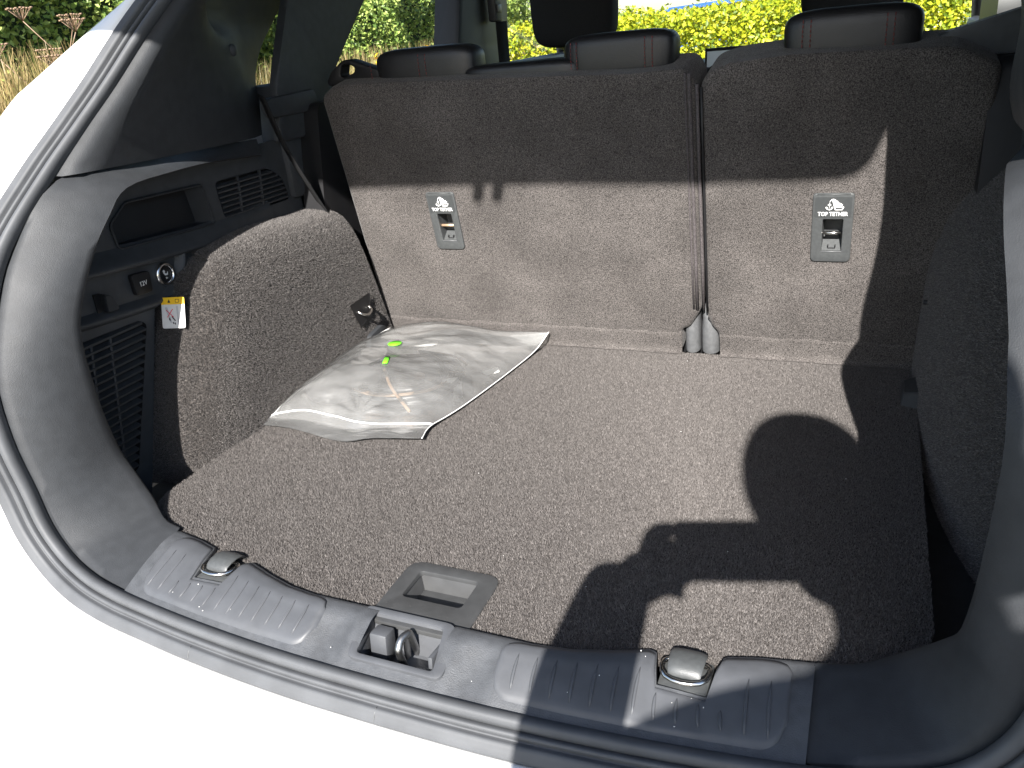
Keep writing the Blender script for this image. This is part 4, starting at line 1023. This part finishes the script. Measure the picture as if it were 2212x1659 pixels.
# ================================================================== OUTSIDE
rng = np.random.default_rng(11)
def leaf_mesh(name, pos, nrm, size, m, parent):
    n = len(pos); a = rng.normal(size=(n, 3)); t = np.cross(nrm, a); t /= np.linalg.norm(t, axis=1)[:, None]; b = np.cross(nrm, t)
    s = size[:, None]
    p0 = pos - t * s * .5; p2 = pos + t * s * .55; k = nrm * s * .12
    p1 = pos + b * s * .30 + k; p3 = pos - b * s * .30 + k; 
    v = np.stack([p0, p1, p2, p3], 1).reshape(-1, 3)
    me = bpy.data.meshes.new(name); me.vertices.add(4 * n); me.vertices.foreach_set('co', v.ravel().astype(np.float32))
    idx = (np.arange(n) * 4)[:, None]; tri = np.concatenate([idx, idx + 1, idx + 2, idx, idx + 2, idx + 3], 1).reshape(-1)
    me.loops.add(6 * n); me.loops.foreach_set('vertex_index', tri.astype(np.int32)); me.polygons.add(2 * n)
    me.polygons.foreach_set('loop_start', np.arange(0, 6 * n, 3, dtype=np.int32)); me.polygons.foreach_set('loop_total', np.full(2 * n, 3, dtype=np.int32))
    me.update(); me.validate()
    return add(name, me, m, parent, smooth=False)
def hedge(name, x0, x1, y0, y1, ztop, faces_, n, size, m, core, label, rough=.16, cat='hedge'):
    root = empty(name, ((x0 + x1) / 2, (y0 + y1) / 2, GROUND)); tag(root, label, cat)
    def surf(a, b, which):
        # lumpy box surface
        if which == 'x': p = np.stack([np.full_like(a, x1), y0 + (y1 - y0) * a, GROUND + (ztop - GROUND) * b], 1); nn = np.array([1., 0, .25])
        elif which == 'y': p = np.stack([x0 + (x1 - x0) * a, np.full_like(a, y0), GROUND + (ztop - GROUND) * b], 1); nn = np.array([0, -1., .25])
        else: p = np.stack([x0 + (x1 - x0) * a, y0 + (y1 - y0) * b, np.full_like(a, ztop)], 1); nn = np.array([0, 0, 1.])
        f = np.array([noise.noise(V((q[0] * 1.6, q[1] * 1.6, q[2] * 1.6))) + .6 * noise.noise(V((q[0] * 4.5, q[1] * 4.5, q[2] * 4.5))) for q in p])
        return p, nn, f
    P_, N_ = [], []
    for which, frac in faces_:
        k = int(n * frac); a = rng.random(k); b = rng.random(k); p, nn, f = surf(a, b, which)
        p = p + nn * (f[:, None] * rough) - nn * (rng.random(k) ** 1.5)[:, None] * .22 + rng.normal(size=(k, 3)) * .02
        q = (np.array([.5, -.7, .4]) if which == 'x' else nn) + rng.normal(size=(k, 3)) * .75; q /= np.linalg.norm(q, axis=1)[:, None]
        P_.append(p); N_.append(q)
    P_ = np.concatenate(P_); N_ = np.concatenate(N_)
    leaf_mesh('foliage', P_, N_, size * (.6 + .8 * rng.random(len(P_))), m, root)
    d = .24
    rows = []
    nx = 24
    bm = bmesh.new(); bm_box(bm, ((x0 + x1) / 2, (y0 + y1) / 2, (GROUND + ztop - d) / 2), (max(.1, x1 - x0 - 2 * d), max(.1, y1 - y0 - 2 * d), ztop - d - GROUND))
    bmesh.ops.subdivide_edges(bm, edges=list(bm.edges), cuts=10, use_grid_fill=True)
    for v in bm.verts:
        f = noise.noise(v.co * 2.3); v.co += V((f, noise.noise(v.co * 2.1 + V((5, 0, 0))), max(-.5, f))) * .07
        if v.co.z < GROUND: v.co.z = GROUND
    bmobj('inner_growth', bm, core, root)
    for k in range(7):
        q = (k + .5) / 7; xx = x0 + (x1 - x0) * (q if 'y' == faces_[0][0] else .6); yy = y0 + (y1 - y0) * (q if 'x' == faces_[0][0] else .5)
        tube('stem', crom([(xx, yy, GROUND), (xx + .03, yy + .05, GROUND + .4), (xx - .04, yy, (GROUND + ztop) / 2), (xx + .02, yy + .06, ztop - .3)], 3), [.03] * 4 + [.022] * 3 + [.012] * 3, 'bark', root, seg=6)
    return root
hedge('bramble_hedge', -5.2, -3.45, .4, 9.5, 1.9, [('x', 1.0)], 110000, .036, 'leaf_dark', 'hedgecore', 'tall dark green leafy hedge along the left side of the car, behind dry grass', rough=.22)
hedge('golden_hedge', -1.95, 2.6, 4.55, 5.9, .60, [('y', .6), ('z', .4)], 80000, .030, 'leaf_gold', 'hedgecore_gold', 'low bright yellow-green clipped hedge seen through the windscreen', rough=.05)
def blades(name, n, region, hmin, hmax, m, label, wd=.006):
    vv, ff = [], []
    for _ in range(n):
        x, y = region(); h = random.uniform(hmin, hmax); a = random.uniform(0, 6.28); ln = random.uniform(.02, .30) * h
        w_ = wd * random.uniform(.5, 1.2); dx, dy = math.cos(a), math.sin(a); px, py = -dy * w_, dx * w_; b = len(vv)
        for k, (t, ws) in enumerate(((0, 1), (.4, .9), (.75, .6), (1, .08))):
            cx = x + dx * ln * t * t; cy = y + dy * ln * t * t; z = GROUND + h * (t - .15 * t ** 3)
            vv += [(cx - px * ws, cy - py * ws, z), (cx + px * ws, cy + py * ws, z)]
        for k in range(3): ff.append((b + 2 * k, b + 2 * k + 1, b + 2 * k + 3, b + 2 * k + 2))
    o = mesh(name, vv, ff, m, smooth=False); tag(o, label, 'grass', kind='stuff'); return o
blades('dry_grass', 17000, lambda: (random.uniform(-3.4, -2.5), random.uniform(1.0, 9.0)), .95, 1.55, 'straw', 'tall dry straw-coloured grass in front of the dark green hedge')
blades('dry_grass', 2500, lambda: (random.uniform(-2.55, -1.7), random.uniform(4.0, 4.6)), .5, 1.05, 'straw', 'dry reddish grass at the left end of the yellow-green hedge')
blades('dry_grass', 3500, lambda: (random.uniform(-3.3, -2.7), random.uniform(1.5, 2.5)), 1.25, 1.72, 'straw', 'tuft of taller dry reddish grass at the far left beside the white body')
# dead umbels standing out of the grass
for (x, y, h, lab) in ((-2.9, 2.02, 1.36, 'tall dead umbel stalk against the dark green hedge'), (-2.8, 1.78, 1.22, 'shorter dead umbel stalk at the left margin above the dry grass')):
    um = empty('umbel_plant', (x, y, GROUND)); tag(um, lab, 'plant', 'dead umbel stalks by the hedge')
    tube('stalk', crom([(x, y, GROUND), (x + .02, y, GROUND + h * .5), (x - .01, y + .02, GROUND + h)], 4), .0035, 'tan', um, seg=6)
    for k in range(3):
        a = k * 2.1; t_ = V((x - .01, y + .02, GROUND + h)); e_ = t_ + V((.10 * math.cos(a), .14 * math.sin(a), .12 + .03 * k)); bm = bmesh.new(); bm_tube(bm, [t_ - V((0, 0, .12)), t_.lerp(e_, .4), e_], .0022, 5)
        for q in range(12):
            b = q * .523; r_ = .05 * (1 if q % 2 else .6); f = e_ + V((r_ * math.cos(b), r_ * math.sin(b), .05)); bm_tube(bm, [e_, f], .0012, 4); bm_box(bm, f, (.010, .010, .006))
        bmobj('umbel', bm, 'tan', um)
# ragwort seen through the belt guide
rg = empty('yellow_flower_plant', (-2.35, 4.02, GROUND)); tag(rg, 'yellow flowering weed glimpsed through the seat belt guide', 'plant')
tube('stalk', crom([(-2.35, 4.02, GROUND), (-2.33, 4.0, -.2), (-2.34, 4.02, .38)], 4), .008, 'leaf_dark', rg, seg=6)
n = 260; pp = np.stack([-2.35 + rng.normal(size=n) * .10, 4.02 + rng.normal(size=n) * .10, .40 + rng.normal(size=n) * .06], 1); nn = rng.normal(size=(n, 3)); nn[:, 2] = abs(nn[:, 2]) + .5; nn /= np.linalg.norm(nn, axis=1)[:, None]
leaf_mesh('flowers', pp, nn, np.full(n, .04), M['yellow'], rg)
# white post and cars beyond the hedge
pst = empty('white_post', (.80, 6.4, GROUND)); tag(pst, 'white painted post standing behind the yellow-green hedge', 'post')
ring_rows = [[V((.80 + r_ * math.cos(a), 6.4 + r_ * math.sin(a), z)) for a in [2 * math.pi * k / 20 for k in range(20)]] for r_, z in ((.09, GROUND), (.09, GROUND + .05), (.05, GROUND + .08), (.045, 2.4), (.03, 2.43), (.0, 2.44))]
v_, f_ = loft(ring_rows, closed_v=True); mesh('pole', v_, f_, 'signwhite', pst, angle=40)
box('collar', (.80, 6.4, 1.6), (.12, .12, .06), 'signwhite', pst, bevel=.01)
def parked(x, y, m, label):
    r0 = empty('parked_car', (x, y, GROUND)); tag(r0, label, 'car', 'cars parked beyond the hedge')
    prof = [(-2.1, .35), (-2.15, .6), (-2.0, .85), (-1.3, .95), (-.7, 1.40), (.7, 1.45), (1.5, 1.0), (2.1, .92), (2.15, .4)]
    rows = []
    for dy, sc_, dz in ((-.85, .98, -.04), (-.80, 1, 0), (.80, 1, 0), (.85, .98, -.04)): rows.append([V((x + a * sc_, y + dy * (1 if b < 1 else .85), GROUND + b + dz)) for a, b in prof + [(2.0, .2), (-2.0, .2)]])
    v_, f_ = loft(rows, closed_v=True); k = len(prof) + 2
    f_ = list(f_) + [tuple(range(k))[::-1], tuple(range(3 * k, 4 * k))]
    b_ = mesh('body', v_, f_, m, r0, angle=30)
    slab('side_window', roundpoly([(-1.15, .98), (-.62, 1.33), (.0, 1.38), (.0, .98)], .04), [], 'black', r0, depth=.01, frame=(V((x, y - .86, GROUND)), V((1, 0, 0)), V((0, 0, 1))))
    slab('side_window', roundpoly([(.06, .98), (.06, 1.38), (.68, 1.38), (1.3, .99)], .04), [], 'black', r0, depth=.01, frame=(V((x, y - .86, GROUND)), V((1, 0, 0)), V((0, 0, 1))))
    for dx in (-1.35, 1.35):
        rws = [[V((x + dx + r_ * math.cos(a), y - .88 + h, GROUND + .32 + r_ * math.sin(a))) for a in [2 * math.pi * q / 24 for q in range(24)]] for r_, h in ((.001, .0), (.2, .0), (.22, -.02), (.32, .0), (.32, .2))]
        v_, f_ = loft(rws, closed_v=True); mesh('wheel', v_, f_, 'tyre', r0, angle=40)
parked(-1.6, 12.0, 'blue', 'blue car parked beyond the yellow-green hedge'); parked(3.2, 12.6, 'silverpaint', 'pale grey car parked beyond the hedge, behind the white post')

# ================================================================== THE PERSON TAKING THE PICTURE (only the shadow falls in the frame)
person = empty('person', (.64, -1.10, GROUND)); tag(person, 'person in a navy top holding up a phone, casting the shadow on the carpet', 'person')
def skinned(name, verts, edges, radii, m, parent, root=0, sub=2):
    me = bpy.data.meshes.new(name); me.from_pydata([tuple(v) for v in verts], edges, [])
    me.materials.append(M[m]); o = bpy.data.objects.new(name, me); C.objects.link(o)
    sk = o.modifiers.new('skin', 'SKIN'); sk.use_smooth_shade = True
    for i, r_ in enumerate(radii):
        d = me.skin_vertices[0].data[i]; d.radius = r_ if isinstance(r_, tuple) else (r_, r_); d.use_root = (i == root)
    ss = o.modifiers.new('sub', 'SUBSURF'); ss.levels = sub; ss.render_levels = sub
    o.parent = parent; o.matrix_parent_inverse = world_mat(parent).inverted(); return o
g = GROUND
bv = [(.70, -1.10, g + .95), (.70, -1.12, g + 1.10), (.70, -1.14, g + 1.25), (.69, -1.14, g + 1.40), (.685, -1.12, g + 1.50), (.67, -1.10, g + 1.555), (.645, -1.08, g + 1.60),
      (.59, -1.15, g + 1.42), (.525, -1.14, g + 1.385), (.375, -1.01, g + 1.22), (.316, -.895, g + 1.10), (.326, -.815, g + 1.205), (.338, -.742, g + 1.288),
      (.80, -1.12, g + 1.535), (.86, -1.13, g + 1.46), (.87, -1.05, g + 1.54), (.79, -.99, g + 1.62), (.69, -.88, g + 1.48), (.572, -.785, g + 1.325),
      (.55, -1.10, g + .88), (.53, -1.08, g + .48), (.52, -1.11, g + .10), (.52, -1.02, g + .045), (.52, -.93, g + .03),
      (.73, -1.10, g + .88), (.76, -1.08, g + .48), (.77, -1.11, g + .10), (.77, -1.02, g + .045), (.77, -.93, g + .03)]
bv = [(a + (.02 if i not in (10, 11, 12, 16, 17, 18) else .006), b, c) for i, (a, b, c) in enumerate(bv)]
be = [(0, 1), (1, 2), (2, 3), (3, 4), (4, 5), (5, 6), (3, 7), (7, 8), (8, 9), (9, 10), (10, 11), (11, 12), (3, 13), (13, 14), (14, 15), (15, 16), (16, 17), (17, 18), (0, 19), (19, 20), (20, 21), (21, 22), (22, 23), (0, 24), (24, 25), (25, 26), (26, 27), (27, 28)]
brd = [(.16, .12), (.15, .11), (.19, .13), (.17, .12), (.065), .052, .05, 0.075, .068, .058, .052, .052, .040, .075, .068, .055, .045, .043, .030, .095, .062, .042, .045, .035, .095, .062, .042, .045, .035]
skinned('body', bv, be, brd, 'shirt', person)
# head with hair, ears, nose
hc = V((.645, -1.06, g + 1.680))
hd = cushion('head', hc, (.158, .195, .235), 'skin', person, p=2.3, taper=.10)
cushion('hair', hc + V((0, -.014, .026)), (.176, .205, .212), 'hair', hd, p=2.3)
cushion('nose', hc + V((-.003, .100, -.015)), (.03, .04, .045), 'skin', hd, p=2)
for s_ in (-1, 1):
    cushion('ear', hc + V((s_ * .080, -.005, -.015)), (.022, .045, .062), 'skin', hd, p=2)
    cushion('eye', hc + V((s_ * .033, .090, .012)), (.026, .014, .013), 'ink', hd, p=2)
cushion('mouth', hc + V((0, .090, -.065)), (.05, .014, .012), 'red', hd, p=2)
for i_, cx in ((0, .52), (1, .77)): cushion('shoe', (cx, -1.0, g + .05), (.10, .28, .10), 'ink', person, p=3)
# the phone in the person's hands
from mathutils import Euler
cq = Euler((R(65.85), R(5.2), R(22.95))).to_matrix(); cr, cu_, cf = cq @ V((1, 0, 0)), cq @ V((0, 1, 0)), cq @ V((0, 0, -1)); cp = V((.418, -.7005, .593))   # where the phone is held
def PH(a, b, c): return cp + cr * a + cu_ * b - cf * c
ph = box('phone', PH(.046, -.019, .0075), (.147, .072, .008), 'ink', None, rot=cq, bevel=.0035, seg=3)
tag(ph, 'dark phone held sideways behind the car, throwing the straight-edged part of the shadow', 'phone')
box('camera_bump', PH(-.008, -.002, .0030), (.030, .030, .002), 'ink', ph, rot=cq, bevel=.0008)
def hand(sg, wrist, palm, fing, thumb):
    vs_ = [wrist, palm[0], palm[1]]; es = [(0, 1), (1, 2)]; rd = [(.034, .030), (.042, .024), (.040, .020)]
    for f in fing:
        b = len(vs_); vs_ += f; es += [(2, b)] + [(b + k, b + k + 1) for k in range(len(f) - 1)]; rd += [.0135, .0125, .0115, .0095][:len(f)]
    b = len(vs_); vs_ += thumb; es += [(1, b)] + [(b + k, b + k + 1) for k in range(len(thumb) - 1)]; rd += [.014, .0115, .0095][:len(thumb)]
    return skinned('hand', vs_, es, rd, 'skin', person, sub=1)
for sg, ex in ((-1, -.0275), (1, .1195)):
    wr = V((.340, -.742, g + 1.288)) if sg < 0 else V((.578, -.785, g + 1.325))
    pc = [PH(ex + sg * .012, -.075, .05), PH(ex + sg * .026, -.045, .034)] if sg < 0 else [PH(ex + .030, -.030, .06), PH(ex + .034, -.022, .036)]
    fing = []
    for k in range(4):
        b0 = -.052 + .020 * k
        b0 -= .010; fing.append([PH(ex + sg * .032, b0, .022), PH(ex + sg * .026, b0 + .004, .004), PH(ex + sg * .006, b0 + .006, .0015), PH(ex - sg * .004, b0 + .006, .0030)])
    th = [PH(ex + sg * .010, -.058 if sg < 0 else -.045, .045), PH(ex - sg * .004, -.040, .030), PH(ex - sg * .020, -.026, .020)]
    hand(sg, wr, pc, fing, th)
